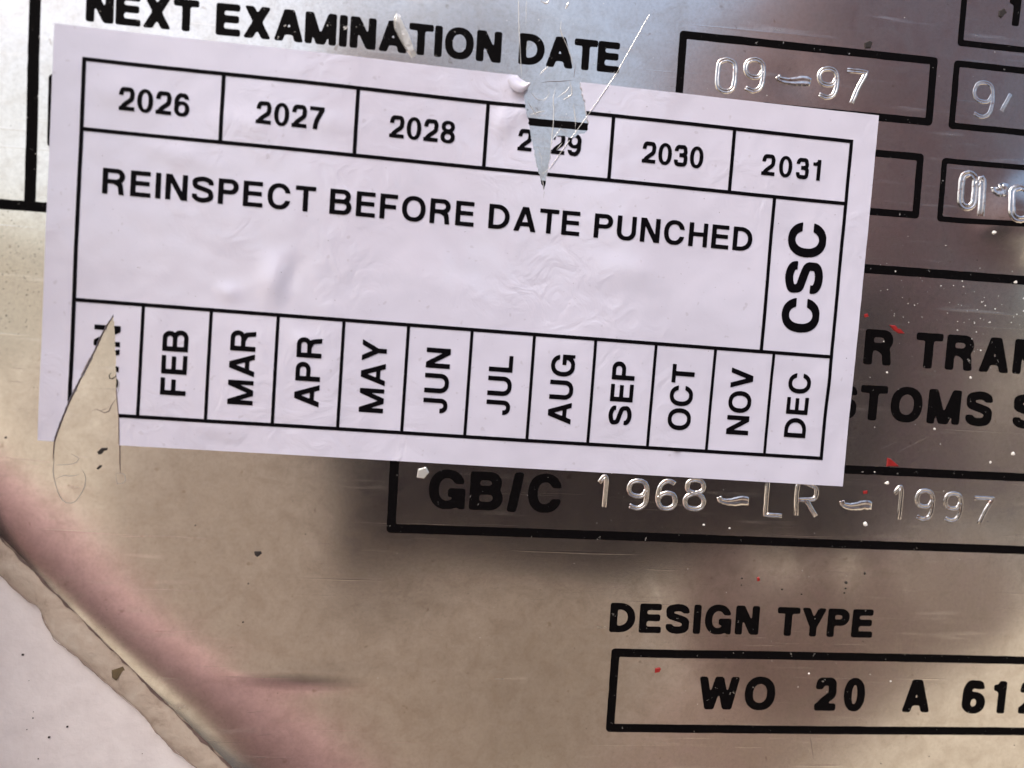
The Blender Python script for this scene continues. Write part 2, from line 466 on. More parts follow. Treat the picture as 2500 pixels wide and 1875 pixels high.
        P = [(w - k, .70), (w - k * 1.15, .80), (w * .72, .95 - k * .75), (w * .5, 1.01 - k), (w * .28, .97 - k * .9), (k * 1.05, .82), (k, .715), (w * .19, .605), (w * .5, .525),
             (w * .82, .43), (w - k, .29), (w - k * 1.1, .19), (w * .72, .045 + k * .7), (w * .5, k - .015), (w * .28, .04 + k * .75), (k * 1.1, .20), (k, .31)]
        m = stroke(X, Y, smoothpl(P, 3), s * .97)
        m &= ~((X > w * .6) & (Y > .55) & (Y < .69)) | (stroke(X, Y, smoothpl(P[5:12], 3), s * .97)); m &= ~((X < w * .4) & (Y < .45) & (Y > .32)) | (stroke(X, Y, smoothpl(P[5:12], 3), s * .97))
    elif ch == 'T': m = bx(X, Y, w / 2 - s / 2, 0, w / 2 + s / 2, 1) | bx(X, Y, 0, 1 - h, w, 1)
    elif ch == 'U': m = bx(X, Y, 0, .38, s, 1) | bx(X, Y, w - s, .38, w, 1) | (ring(X, Y, 0, w, -o, .77) & (Y < .385))
    elif ch == 'V': q = s * 1.12; m = di(X, Y, q / 2, 1, w / 2 - q * .06, 0, q) | di(X, Y, w - q / 2, 1, w / 2 + q * .06, 0, q)
    elif ch == 'W':
        q = s * 1.02; m = di(X, Y, q / 2, 1, w * .27, 0, q) | di(X, Y, w * .5, 1, w * .29, 0, q) | di(X, Y, w * .5, 1, w * .71, 0, q) | di(X, Y, w - q / 2, 1, w * .73, 0, q)
    elif ch == 'X': q = s * 1.2; m = di(X, Y, q / 2, 0, w - q / 2 - .02, 1, q) | di(X, Y, w - q / 2, 0, q / 2 + .02, 1, q)
    elif ch == 'Y': q = s * 1.15; m = di(X, Y, q / 2, 1, w / 2, .36, q) | di(X, Y, w - q / 2, 1, w / 2, .36, q) | bx(X, Y, w / 2 - s / 2, 0, w / 2 + s / 2, .42)
    elif ch == '0': m = ring(X, Y, 0, w, -o, 1 + o, s * .97, h * .92, 2.2)
    elif ch == '1': m = bx(X, Y, w - s, 0, w, 1) | (bx(X, Y, 0, .70, w, .70 + h * .86)) | (stroke(X, Y, [(w * .30, .76), (w - s * .65, .86), (w - s * .45, 1.05)], s * .75) & (Y < 1) & (X < w))
    elif ch == '2':
        k = s / 2
        P = [(k, .60), (k * 1.05, .74), (w * .26, .955 - k * .6), (w * .5, 1.01 - k), (w * .76, .96 - k * .6), (w - k, .76), (w - k, .68), (w * .80, .50), (w * .52, .34), (w * .30, .20), (k * 1.0, .02)]
        m = (stroke(X, Y, smoothpl(P, 3), s * .96) & (Y > 0) & ~((X < w * .45) & (Y < .655) & (Y > .45))) | bx(X, Y, 0, 0, w, h)
    elif ch == '3':
        k = s / 2
        P = [(k, .66), (k * 1.1, .78), (w * .28, .96 - k * .6), (w * .5, 1.01 - k), (w * .75, .965 - k * .6), (w - k * 1.25, .76), (w * .82, .62), (w * .62, .535), (w * .42, .53)]
        P2 = [(w * .42, .53), (w * .62, .53), (w * .85, .45), (w - k, .28), (w - k * 1.1, .19), (w * .75, .04 + k * .6), (w * .48, k - .015), (w * .25, .04 + k * .6), (k * 1.1, .2), (k, .34)]
        m = (stroke(X, Y, smoothpl(P, 3), s * .95) & ~((X < w * .38) & (Y < .695))) | (stroke(X, Y, smoothpl(P2, 3), s * .95) & ~((X < w * .38) & (Y > .30)))
        m &= X > -0.01
    elif ch in '69':
        k = s / 2
        P = [(w - k * 1.2, .73), (w - k * 1.5, .83), (w * .70, .97 - k * .7), (w * .54, 1.01 - k), (w * .34, .96 - k * .6), (k * 1.15, .72), (k, .5), (k, .33)]
        m = ring(X, Y, 0, w, -o, .655, s * .97, h * .92) | (stroke(X, Y, smoothpl(P, 3), s * .96) & ~((X > w * .6) & (Y < .74)))
        if ch == '9': m = m[::-1, ::-1]
    elif ch == '7':
        P = [(w - s * .55, 1 - h), (w * .70, .66), (w * .50, .36), (w * .42, .15), (w * .39, -.1)]
        m = bx(X, Y, 0, 1 - h, w, 1) | (stroke(X, Y, smoothpl(P, 3), s * 1.02) & (Y > 0) & (Y < 1 - h * .3) & (X < w))
    elif ch == '8': m = ring(X, Y, w * .04, w * .96, .475, 1 + o, s * .93, h * .9) | ring(X, Y, 0, w, -o, .57, s * .97, h * .92)
    elif ch == '/': m = di(X, Y, s * .5, -.02, w - s * .5, 1.02, s * 1.0)
    return m, w, pad
def smoothpl(P, k):
    """Catmull-Rom subdivision of a polyline"""
    P = [P[0]] + list(P) + [P[-1]]; out = []
    for i in range(1, len(P) - 2):
        a, b, c, d = (np.array(P[i + t]) for t in (-1, 0, 1, 2))
        for t in np.linspace(0, 1, k * 2, endpoint=False):
            out.append(tuple(.5 * ((2 * b) + (-a + c) * t + (2 * a - 5 * b + 4 * c - d) * t * t + (-a + 3 * b - 3 * c + d) * t ** 3)))
    out.append(tuple(P[-2])); return out
def blur(m, r, times=2):
    a = m.astype(float); k = 2 * r + 1
    for _ in range(times):
        for ax in (0, 1):
            p = np.pad(a, [(r + 1, r) if i == ax else (0, 0) for i in range(2)], mode='edge').cumsum(ax)
            a = (np.take(p, range(k, p.shape[ax]), ax) - np.take(p, range(0, p.shape[ax] - k), ax)) / k
    return a
def contours(a, lev=0.5):
    """marching squares -> closed loops"""
    b = a > lev; ny, nx = a.shape; nxt = {}
    idx = b[:-1, :-1] * 1 + b[:-1, 1:] * 2 + b[1:, 1:] * 4 + b[1:, :-1] * 8
    def ip(e, y, x):
        if e == 0: p, q = (y, x), (y, x + 1)
        elif e == 1: p, q = (y, x + 1), (y + 1, x + 1)
        elif e == 2: p, q = (y + 1, x), (y + 1, x + 1)
        else: p, q = (y, x), (y + 1, x)
        t = (lev - a[p]) / (a[q] - a[p])
        return (p[1] + (q[1] - p[1]) * t, p[0] + (q[0] - p[0]) * t)
    def key(e, y, x): return (0, y, x) if e == 0 else (1, y, x + 1) if e == 1 else (0, y + 1, x) if e == 2 else (1, y, x)
    T = {1: [(3, 0)], 2: [(0, 1)], 3: [(3, 1)], 4: [(1, 2)], 5: [(3, 2), (1, 0)], 6: [(0, 2)], 7: [(3, 2)], 8: [(2, 3)], 9: [(2, 0)], 10: [(0, 3), (2, 1)], 11: [(2, 1)],
         12: [(1, 3)], 13: [(1, 0)], 14: [(0, 3)]}
    pos = {}
    for y, x in zip(*np.nonzero((idx > 0) & (idx < 15))):
        for e0, e1 in T[int(idx[y, x])]:
            k0, k1 = key(e0, y, x), key(e1, y, x)
            if k0 not in pos: pos[k0] = ip(e0, y, x)
            if k1 not in pos: pos[k1] = ip(e1, y, x)
            nxt[k0] = k1
    loops = []
    while nxt:
        st = next(iter(nxt)); k = st; lp = []
        while k in nxt:
            lp.append(pos[k]); k = nxt.pop(k)
        if len(lp) > 8: loops.append(lp)
    return loops
def rdp(pts, eps):
    pts = np.array(pts); n = len(pts); keep = np.zeros(n, bool)
    far = int(np.argmax(np.hypot(*(pts - pts[0]).T))); keep[[0, far]] = True
    stack = [(0, far), (far, n)]
    P = np.vstack([pts, pts[:1]])
    while stack:
        i, j = stack.pop()
        if j - i < 2: continue
        a, b = P[i], P[j]; d = b - a; L = np.hypot(*d) + 1e-12
        q = P[i + 1:j] - a
        dist = np.abs(q[:, 0] * d[1] - q[:, 1] * d[0]) / L
        k = int(np.argmax(dist))
        if dist[k] > eps:
            keep[i + 1 + k] = True; stack += [(i, i + 1 + k), (i + 1 + k, j)]
    return pts[keep]
GC = {}
def glyph(ch, style):
    """-> (2D verts in cap units, triangles, ink width)"""
    if (ch, style) in GC: return GC[ch, style]
    n = 110
    s, r = {'label': (0.196, 1), 'plate': (0.25, 4), 'bold': (0.225, 1)}[style]
    m, w, pad = glyph_mask(ch, s, n)
    a = blur(m, r, 2)
    if style == 'plate':                     # etched edge: slightly ragged
        rs = np.random.RandomState(ord(ch)); a = a + (blur(rs.rand(*a.shape), 2, 2) - .5) * 0.35
    V, Ed = [], []
    for lp in contours(a):
        q = rdp(lp, 0.22)
        if len(q) < 3: continue
        b0 = len(V); V += [Vector(((x + .5) / n - pad, (y + .5) / n - pad)) for x, y in q]
        Ed += [(b0 + i, b0 + (i + 1) % len(q)) for i in range(len(q))]
    vv, _, ff, *_ = delaunay_2d_cdt(V, Ed, [], 0, 1e-7)
    faces = []
    for f in ff:
        c = (vv[f[0]] + vv[f[1]] + vv[f[2]]) / 3
        x, y = int((c.x + pad) * n), int((c.y + pad) * n)
        if 0 <= y < a.shape[0] and 0 <= x < a.shape[1] and a[y, x] > 0.5: faces.append(tuple(f))
    GC[ch, style] = ([tuple(v) for v in vv], faces, w)
    return GC[ch, style]
TRK = dict(A=.02, T=.03, Y=.02, V=.02, L=.07)
def text_geom(txt, style, width=None, cap=1.0, space=.36, sp=.13):
    """2D verts (baseline at 0, from x=0), triangles; tracking solved so that the ink spans `width`"""
    gl = [(c, glyph(c, style)) if c != ' ' else (c, None) for c in txt]
    def lay(t):
        x = 0; xs = []
        for i, (c, g) in enumerate(gl):
            xs.append(x)
            x += (space if g is None else g[2] + sp + t - (.05 if c in 'TYVAL' else 0)) * cap
        last = gl[-1]
        return xs, xs[-1] + last[1][2] * cap
    t = 0; xs, tot = lay(0)
    if width and len(txt) > 1:
        t0, t1 = -.4, 1.5
        for _ in range(40):
            t = (t0 + t1) / 2; xs, tot = lay(t)
            if tot > width: t1 = t
            else: t0 = t
    V, F = [], []
    for x, (c, g) in zip(xs, gl):
        if g is None: continue
        b = len(V); V += [(x + p[0] * cap, p[1] * cap) for p in g[0]]; F += [tuple(b + i for i in f) for f in g[1]]
    return V, F, tot

# sticker frame: sticker millimetres (s to the right, t down) -> plate U,V, turned 0.77 degrees
TH = math.radians(0.77)
def ST(s, t): return (s * math.cos(TH) - t * math.sin(TH), s * math.sin(TH) + t * math.cos(TH))

BUBBLES = [(25.6, 27.5, 1.6, 2.6, .16), (27.6, 27.0, .9, 2.0, -.07), (20.4, 29.3, 1.2, .8, .10), (8.0, 7.2, 3.0, 2.2, .07), (22, 9.5, 3.2, 1.6, .07), (30.5, 8.2, 4, 1.2, .07), (5.2, 42, 1.8, 1.3, .10),
           (88, 9.6, 3.5, 1.8, .07), (66.5, 23.5, 3.0, 1.9, .07), (70, 23.2, 3.0, 1.6, .06), (52.2, 6.2, 1.2, 1.8, .13), (54.2, 5.0, .8, 1.2, .10), (34, 17, 3, 2, .04),
           (45, 26, 5, 3, .05), (13.5, 13.5, 4, 1.2, .06), (78, 28, 5, 4, .05), (29.8, 34.4, 1.6, .9, .08), (76.5, 45.8, .35, .35, .10), (96.5, 36, 2.2, 2.2, .07), (20, 45.8, 3, .9, .05)]
def sticker_h(u, v):
    h = relief(u, v) + 0.24
    for cu, cv, su, sv_, a in BUBBLES: h += 2.3 * a * g2(u, v, cu, cv, su, sv_, 0.2)
    h += 0.045 * noise.noise(Vector((u * .45, v * .5, 2.2)))
    d1 = math.hypot(u - 53.6, v - 2.2)
    h += 0.45 * math.exp(-(d1 / 1.1) ** 2)                                    # lifted beside the tear
    h += 0.18 * math.exp(-((u - 2.9) / 1.6) ** 2 - ((v - 46.5) / 3.5) ** 2) * 0.3
    return h
NOTCH_TOP = [(53.35, 0.70), (54.0, 1.9), (54.25, 2.81), (54.35, 3.8), (54.51, 4.49), (54.8, 5.4), (55.13, 6.53), (55.4, 7.9), (55.95, 9.6), (56.2, 10.9), (56.53, 11.96), (56.85, 12.5), (57.1, 13.5), (57.42, 14.28),
             (57.62, 12.9), (57.8, 11.66), (57.93, 10.9), (57.99, 10.1), (58.02, 9.1), (58.08, 8.18), (58.24, 7.78), (58.9, 7.55), (59.61, 7.46), (60.5, 7.65), (61.36, 7.12), (62.0, 6.95), (62.41, 6.45), (62.45, 5.6), (62.2, 4.74), (61.9, 3.5), (61.35, 1.8), (61.1, 0.82)]
NOTCH_BL = [(8.53, 48.16), (8.5, 46.8), (8.43, 45.13), (8.2, 43.4), (8.02, 42.2), (8.02, 40.2), (7.9, 39.0), (7.82, 37.46), (7.7, 35.5), (7.55, 33.9), (7.35, 32.7), (7.1, 33.2), (6.44, 34.37), (5.9, 35.6), (5.28, 37.23), (4.2, 39.7), (3.27, 41.84), (2.65, 43.3), (2.11, 44.89), (1.5, 46.6), (1.11, 48.06)]
c_tl, c_tr, c_br, c_bl = ST(0, 0), ST(100, 0), ST(100, 48.03), ST(0, 48.03)
def ragged(pl, seed, amp):
    q = densify(pl, 0.22)
    q = q[:q.index(pl[-1])] + [pl[-1]] if pl[-1] in q else q
    return [(u + amp * noise.noise(Vector((u * 2.6, v * 2.6, seed))) + .4 * amp * noise.noise(Vector((u * 7, v * 7, seed))), v + amp * .6 * noise.noise(Vector((v * 2.6, u * 2.6, seed + 5)))) if 0 < i < len(q) - 1 else (u, v) for i, (u, v) in enumerate(q)]
NOTCH_TOP = ragged(NOTCH_TOP, 3, .16); NOTCH_BL = ragged(NOTCH_BL, 8, .09)
sticker_outline = densify([c_tl] + NOTCH_TOP + [c_tr, c_br] + NOTCH_BL + [c_bl], 0.6)
def in_st(p):
    u, v = p
    s, t = u * math.cos(TH) + v * math.sin(TH), -u * math.sin(TH) + v * math.cos(TH)
    if not (0.3 < s < 99.7 and 0.3 < t < 47.7): return False
    return True
so_set = sticker_outline
xv, xf = cdt_sheet(sticker_outline, 0.55, -1, 101, 0, 50, lambda p: in_st(p) and in_poly(p, so_set))
x3 = [(u, v, sticker_h(u, v)) for u, v in xv]
boundary_loop_skirt(len(sticker_outline), x3, xf, lambda u, v: relief(u, v) - 0.02)
sticker = mk('inspection_sticker', [W(*q) for q in x3], xf, M['vinyl'], smooth=False,
             label='white rectangular reinspection sticker printed with years and months, two torn notches', category='sticker')
for p in sticker.data.polygons: p.use_smooth = p.index < len(xf) - len(sticker_outline)

PRINT_H = 0.05
def clip_notch(V, F, polys):
    bm = bmesh.new(); vs = [bm.verts.new((x, y, 0)) for x, y in V]
    for f in F:
        try: bm.faces.new([vs[i] for i in f])
        except ValueError: pass
    for poly in polys:
        for a, b in zip(poly, poly[1:]):
            nrm = Vector((b[1] - a[1], a[0] - b[0], 0))
            if nrm.length < 1e-6: continue
            bmesh.ops.bisect_plane(bm, geom=bm.verts[:] + bm.edges[:] + bm.faces[:], plane_co=(a[0], a[1], 0), plane_no=nrm.normalized(), dist=1e-6)
        kill = [f for f in bm.faces if in_poly(f.calc_center_median(), poly)]
        bmesh.ops.delete(bm, geom=kill, context='FACES')
    bm.verts.index_update(); V2 = [(v.co.x, v.co.y) for v in bm.verts]; F2 = [[v.index for v in f.verts] for f in bm.faces]
    bm.free(); return V2, F2
def sprint(name, V, F, label=None, clip=None, h=PRINT_H):
    if clip: V, F = clip_notch(V, F, clip)
    return mk(name, [W(u, v, sticker_h(u, v) + h) for u, v in V], F, M['print'], sticker, label=label)
def stext(name, txt, s_c, t_c, cap, width=None, rot=False, style='label', clip=None, label=None, sp=.13):
    V, F, tot = text_geom(txt, style, width, cap, sp=sp)
    out = []
    for x, y in V:
        x -= tot / 2; y -= cap / 2
        out.append(ST(s_c - y, t_c - x) if rot else ST(s_c + x, t_c - y))
    return sprint(name, out, F, label, clip)

def strip(p, q, w, along, n):
    """straight ruled strip of width w in sticker coords, subdivided"""
    V, F = [], []
    for i in range(n + 1):
        t = i / n; a = p[0] + (q[0] - p[0]) * t; b = p[1] + (q[1] - p[1]) * t
        if along == 's': V += [ST(a, b - w / 2), ST(a, b + w / 2)]
        else: V += [ST(a - w / 2, b), ST(a + w / 2, b)]
    F = [(2 * i, 2 * i + 1, 2 * i + 3, 2 * i + 2) for i in range(n)]
    return V, F
FL, FR, FT, FB, R1, R2, CS = 3.40, 96.66, 3.62, 44.50, 11.52, 31.22, 87.15
LW = 0.44
# horizontal rules run full width; vertical rules butt between them
hl = LW / 2
rules = [('frame_rule', (FL - hl, FT), (FR + hl, FT), 's', [ext for ext in (NOTCH_TOP,)]), ('frame_rule', (FL - hl, FB), (FR + hl, FB), 's', [NOTCH_BL]),
         ('row_rule', (FL - hl, R1), (FR + hl, R1), 's', [NOTCH_TOP]), ('row_rule', (FL - hl, R2), (FR + hl, R2), 's', None)]
for a, b in ((FT, R1), (R1, R2), (R2, FB)):
    rules.append(('frame_rule', (FL, a + hl), (FL, b - hl), 't', [NOTCH_BL] if a == R2 else None)); rules.append(('frame_rule', (FR, a + hl), (FR, b - hl), 't', None))
YD = [FL + (FR - FL) * k / 6 for k in range(7)]; MD = [FL + (FR - FL) * k / 12 for k in range(13)]
for k in range(1, 6): rules.append(('year_divider', (YD[k], FT + hl), (YD[k], R1 - hl), 't', None))
for k in range(1, 12): rules.append(('month_divider', (MD[k], R2 + hl), (MD[k], FB - hl), 't', None))
rules.append(('code_divider', (CS, R1 + hl), (CS, R2 - hl), 't', None))
for nme, p, q, al, clip in rules:
    L = math.hypot(q[0] - p[0], q[1] - p[1]); V, F = strip(p, q, LW if nme != 'month_divider' else .38, al, max(4, int(L / 0.7)))
    sprint(nme, V, F, clip=clip)
for k in range(6):
    yr = str(2026 + k)
    stext('printed_year', yr, (YD[k] + YD[k + 1]) / 2 + (.1 if k != 0 else .15), 7.65, 2.62, 7.85, clip=[NOTCH_TOP] if k == 3 else None, label='printed year ' + yr + (', its third digit torn away' if k == 3 else ''), sp=.10)
V, F, tot = text_geom('REINSPECT BEFORE DATE PUNCHED', 'label', 78.75, 2.98, space=.42)
sprint('printed_heading', [ST(5.95 + x, 18.68 - y) for x, y in V], F, label='heading line reading REINSPECT BEFORE DATE PUNCHED')
stext('printed_code', 'CSC', 92.0, 21.35, 4.95, 14.1, rot=True, style='bold', label='large sideways letters CSC')
MON = 'JAN FEB MAR APR MAY JUN JUL AUG SEP OCT NOV DEC'.split()
for k, mname in enumerate(MON):
    wd = {'JAN': 7.7, 'FEB': 7.75, 'MAR': 9.0, 'APR': 8.5, 'MAY': 8.9, 'JUN': 8.0, 'JUL': 7.4, 'AUG': 8.7, 'SEP': 8.0, 'OCT': 8.4, 'NOV': 8.6, 'DEC': 8.4}[mname]
    stext('printed_month', mname, (MD[k] + MD[k + 1]) / 2 - .02, 37.8, 2.95, wd, rot=True, clip=[NOTCH_BL] if k == 0 else None, label='sideways month ' + mname + (' mostly torn away' if k == 0 else ''))

# curled flap beside the tear
V, F = [], []
nu_, nv_ = 14, 8
fe = smoothpl([(52.12, 1.69), (52.75, 2.57), (53.75, 2.95), (54.5, 2.5), (54.88, 1.9)], 4); fe = resample(fe, nu_ + 1)
hg = resample([(52.45, .69), (53.35, .95), (54.3, 1.35), (54.75, 1.6)], nu_ + 1)
for i in range(nu_ + 1):
    for j in range(nv_ + 1):
        b = j / nv_
        u = hg[i][0] + (fe[i][0] - hg[i][0]) * b; v_ = hg[i][1] + (fe[i][1] - hg[i][1]) * b
        V.append(W(u, v_, relief(u, v_) + .30 + 1.0 * math.sin(b * 2.3) * (.55 + .45 * i / nu_)))
for i in range(nu_):
    for j in range(nv_):
        q = i * (nv_ + 1) + j; F.append((q, q + 1, q + nv_ + 2, q + nv_ + 1))
mk('curled_flap', V, F, M['vinyl'], sticker, smooth=True, label='small curled white flap beside the upper tear')

# ------------------------------------------------------------------ black print etched on the plate
INK_H = 0.045
def pmesh(name, V, F, label=None): return mk(name, [W(u, v, relief(u, v) + INK_H) for u, v in V], F, M['ink'], plate, label=label)
def ptext(name, txt, u0, u1, vb, cap, label=None, space=.42):
    V, F, tot = text_geom(txt, 'plate', u1 - u0, cap, space=space)
    return pmesh(name, [(u0 + x, vb - y) for x, y in V], F, label)
ptext('printed_word', 'NEXT', 3.25, 15.75, -.70, 3.6); ptext('printed_word', 'EXAMINATION', 17.7, 51.2, -.62, 3.65); ptext('printed_word', 'DATE', 53.35, 65.85, -.75, 3.65)
ptext('printed_word', 'FOR', 90.6, 104.8, 33.2, 4.62); ptext('printed_word', 'TRANSPORT', 107.85, 149.5, 33.25, 4.65)
Va, Fa, t_ = text_geom('CUS', 'plate', 14.2, 4.6); Va = [(86.25 + x, 40.5 - y) for x, y in Va]
V, F, t_ = text_geom('TOMS', 'plate', 18.65, 4.6); b_ = len(Va); Va += [(100.92 + x, 40.5 - y) for x, y in V]; Fa += [tuple(b_ + i for i in f) for f in F]
pmesh('printed_word', Va, Fa); ptext('printed_word', 'SEAL', 122.65, 142, 40.5, 4.6)
ptext('printed_word', 'GB/C', 45.4, 62.2, 54.35, 4.85)
ptext('printed_word', 'DESIGN', 69.45, 89.5, 69.6, 3.85); ptext('printed_word', 'TYPE', 92.0, 105.35, 69.65, 3.85)
ptext('printed_word', 'WO', 82.0, 92.5, 79.7, 4.4); ptext('printed_word', '20', 98.1, 105.1, 79.72, 4.45); V, F, t_ = text_geom('A', 'plate', None, 4.5); pmesh('printed_word', [(110.55 + x * .95, 79.8 - y) for x, y in V], F)
Va, Fa = [], []
for ch_, uu_, kx in (('6', 119.2, 1.12), ('1', 123.75, 1.0), ('2', 127.65, 1.1)):
    V, F, t_ = text_geom(ch_, 'plate', None, 4.55); b_ = len(Va); Va += [(uu_ + x * kx, 79.87 - y) for x, y in V]; Fa += [tuple(b_ + i for i in f) for f in F]
pmesh('printed_word', Va, Fa)
V, F, t_ = text_geom('1', 'plate', None, 3.9); pmesh('printed_word', [(116.6 + x, -11.75 - y) for x, y in V], F)

def rrect(u0, v0, u1, v1, r, k=4):
    o = []
    for cx, cy, a0 in ((u1 - r, v0 + r, -90), (u1 - r, v1 - r, 0), (u0 + r, v1 - r, 90), (u0 + r, v0 + r, 180)):
        for i in range(k + 1):
            a = math.radians(a0 + 90 * i / k); o.append((cx + r * math.cos(a), cy + r * math.sin(a)))
    return o
def frame_box(name, u0, v0, u1, v1, w, label=None, r=.5):
    """rounded rectangular outline, densely subdivided so that it follows the sheet"""
    O, I = rrect(u0, v0, u1, v1, r), rrect(u0 + w, v0 + w, u1 - w, v1 - w, .16)
    V, F = [], []; n = len(O); prs = []
    for i in range(n):
        j = (i + 1) % n; L = math.hypot(O[j][0] - O[i][0], O[j][1] - O[i][1]); k = max(1, int(L / 1.2))
        for t in range(k):
            s = t / k; prs.append((tuple(O[i][c] + (O[j][c] - O[i][c]) * s for c in (0, 1)), tuple(I[i][c] + (I[j][c] - I[i][c]) * s for c in (0, 1))))
    for m_, (a, b) in enumerate(prs):
        e = [noise.noise(Vector((a[0] * 1.7, a[1] * 1.7, k))) * .045 for k in (1, 2, 3, 4)]
        V += [(a[0] + e[0], a[1] + e[1]), (b[0] + e[2], b[1] + e[3])]
    n = len(prs); F = [(2 * i, 2 * i + 1, 2 * ((i + 1) % n) + 1, 2 * ((i + 1) % n)) for i in range(n)]
    return pmesh(name, V, F, label)
def bar(name, u0, v0, u1, v1):
    V, F = [], []
    L = max(u1 - u0, v1 - v0); n = int(L / 1.0)
    for i in range(n + 1):
        t = i / n
        e = [noise.noise(Vector(((u0 + L * t) * 1.9, v0 * 3 + k * 9, k))) * .05 for k in (1, 2)]
        if u1 - u0 > v1 - v0: u = u0 + (u1 - u0) * t; V += [(u, v0 + e[0]), (u, v1 + e[1])]
        else: v = v0 + (v1 - v0) * t; V += [(u1 + e[0], v), (u0 + e[1], v)]
    F = [(2 * i, 2 * i + 1, 2 * i + 3, 2 * i + 2) for i in range(n)]
    return pmesh(name, V, F)
frame_box('printed_box', 73.2, -6.7, 107.4, 1.98, .95, 'black outlined box around the struck date 09-97')
frame_box('printed_box', -.55, 5.60, 106.65, 13.95, .90)
frame_box('printed_box', 109.95, -17.5, 146, -8.48, .75)
frame_box('printed_box', 109.7, -6.62, 146, 2.08, .80)
frame_box('printed_box', 109.2, 5.88, 146, 14.08, .70)
frame_box('printed_box', 69.97, 71.8, 152, 82.95, 1.08, 'black outlined box around WO 20 A')
frame_box('printed_box', 40.42, 46.58, 160, 57.62, 1.12, 'black outlined box around the struck approval number')
bar('printed_rule', -2.85, -40, -1.63, 20.25); bar('printed_rule', -12, 20.27, 160, 21.42)

# ------------------------------------------------------------------ characters struck into the plate
SF = {'0': [[(.5, 1), (.2, .93), (.08, .75), (.08, .25), (.2, .07), (.5, 0), (.8, .07), (.92, .25), (.92, .75), (.8, .93), (.5, 1)]],
      '1': [[(.25, .80), (.55, .98), (.55, 0)]],
      '6': [[(.85, .9), (.55, 1), (.22, .88), (.08, .6), (.08, .28), (.25, .05), (.55, 0), (.82, .08), (.92, .28), (.82, .50), (.55, .56), (.25, .5), (.1, .35)]],
      '8': [[(.5, .54), (.2, .62), (.12, .78), (.22, .94), (.5, 1), (.78, .94), (.88, .78), (.8, .62), (.5, .54), (.18, .44), (.06, .26), (.18, .06), (.5, 0), (.82, .06), (.94, .26), (.82, .44), (.5, .54)]],
      '9': [[(.9, .68), (.75, .48), (.45, .44), (.18, .52), (.08, .72), (.2, .93), (.5, 1), (.8, .93), (.92, .72), (.92, .35), (.8, .1), (.5, 0), (.15, .08)]],
      '7': [[(.05, 1), (.95, 1), (.62, .5), (.38, 0)]],
      '-': [[(.02, .62), (.08, .46), (.3, .40), (.55, .44), (.75, .50), (.95, .46)]],
      'L': [[(.1, 1), (.1, 0), (.9, 0)]], 'R': [[(.1, 0), (.1, 1), (.62, 1), (.88, .88), (.9, .68), (.75, .54), (.1, .5)], [(.5, .5), (.95, 0)]],
      '/': [[(.8, 1), (.2, 0)]]}
def struck(ch, u0, v0, u1, v1, wd=.31, hgt=.115, label=None, jitter=.015, seed=0):
    rs = random.Random(seed * 31 + ord(ch)); V, F = [], []
    prof = [(-1.0, -.02), (-.72, .62), (-.5, 1.0), (-.26, .45), (0, .18), (.26, .45), (.5, 1.0), (.72, .62), (1.0, -.02)]
    for si, st in enumerate(SF[ch]):
        pl = smoothpl(st, 3) if ch not in 'L7' else densify(st + st[::-1], .1)[:None]
        if ch in 'L7':
            pl = []
            for a, b in zip(st, st[1:]): pl += [(a[0] + (b[0] - a[0]) * t / 8, a[1] + (b[1] - a[1]) * t / 8) for t in range(8)]
            pl.append(st[-1])
        P = [(u0 + (u1 - u0) * x + rs.uniform(-jitter, jitter), v1 - (v1 - v0) * y + rs.uniform(-jitter, jitter)) for x, y in pl]
        closed = math.hypot(P[0][0] - P[-1][0], P[0][1] - P[-1][1]) < .06
        b0 = len(V); n = len(P)
        for i, (u, v) in enumerate(P):
            a, b = P[max(0, i - 1)], P[min(n - 1, i + 1)]
            if closed and i in (0, n - 1): a, b = P[n - 2], P[1]
            d = Vector((b[0] - a[0], b[1] - a[1])); d.normalize(); nn = Vector((-d.y, d.x))
            dep = hgt * rs.uniform(.85, 1.1) * (1 if closed or 0 < i < n - 1 else .1); ww = wd * rs.uniform(.92, 1.08)
            if ch == '-': ww *= 1.15 + .8 * min(1, max(0, (i / n - .2) * 2.2)) * (1 if i < n - 3 else .6)
            for o_, hh in prof:
                uu, vv_ = u + nn.x * o_ * ww, v + nn.y * o_ * ww
                V.append(W(uu, vv_, relief(uu, vv_) + .03 * si + dep * hh + .012))
        k = len(prof)
        for i in range(n - 1):
            for j in range(k - 1):
                q = b0 + i * k + j; F.append((q, q + 1, q + k + 1, q + k))
    return mk('struck_dash' if ch == '-' else 'struck_character', V, F, M['stamp'], plate, smooth=True, label=label)
for i, (ch, *bx4) in enumerate([('0', 78.25, -3.75, 80.85, .15), ('9', 81.75, -4.1, 84.55, -.25), ('-', 86.2, -3.4, 90.9, -.9), ('9', 91.5, -3.9, 94.3, -.35), ('7', 95.2, -3.95, 98.1, .05)]):
    struck(ch, *bx4, seed=i)
for i, (ch, *bx4) in enumerate([('1', 66.2, 49.5, 69.0, 53.4), ('9', 70.6, 49.85, 73.4, 53.4), ('6', 74.5, 49.7, 77.2, 53.3), ('8', 78.1, 49.4, 80.95, 53.2), ('-', 82.7, 50.3, 87.0, 53.3), ('L', 88.85, 49.3, 91.7, 53.6),
                                ('R', 93.0, 49.4, 96.2, 53.5), ('-', 99.4, 50.0, 103.9, 53.4), ('1', 106.0, 49.2, 109.0, 53.5), ('9', 109.75, 49.5, 112.45, 53.35), ('9', 113.8, 49.75, 116.5, 53.4), ('7', 118.05, 50.2, 121.0, 53.75)]):
    struck(ch, *bx4, seed=20 + i)
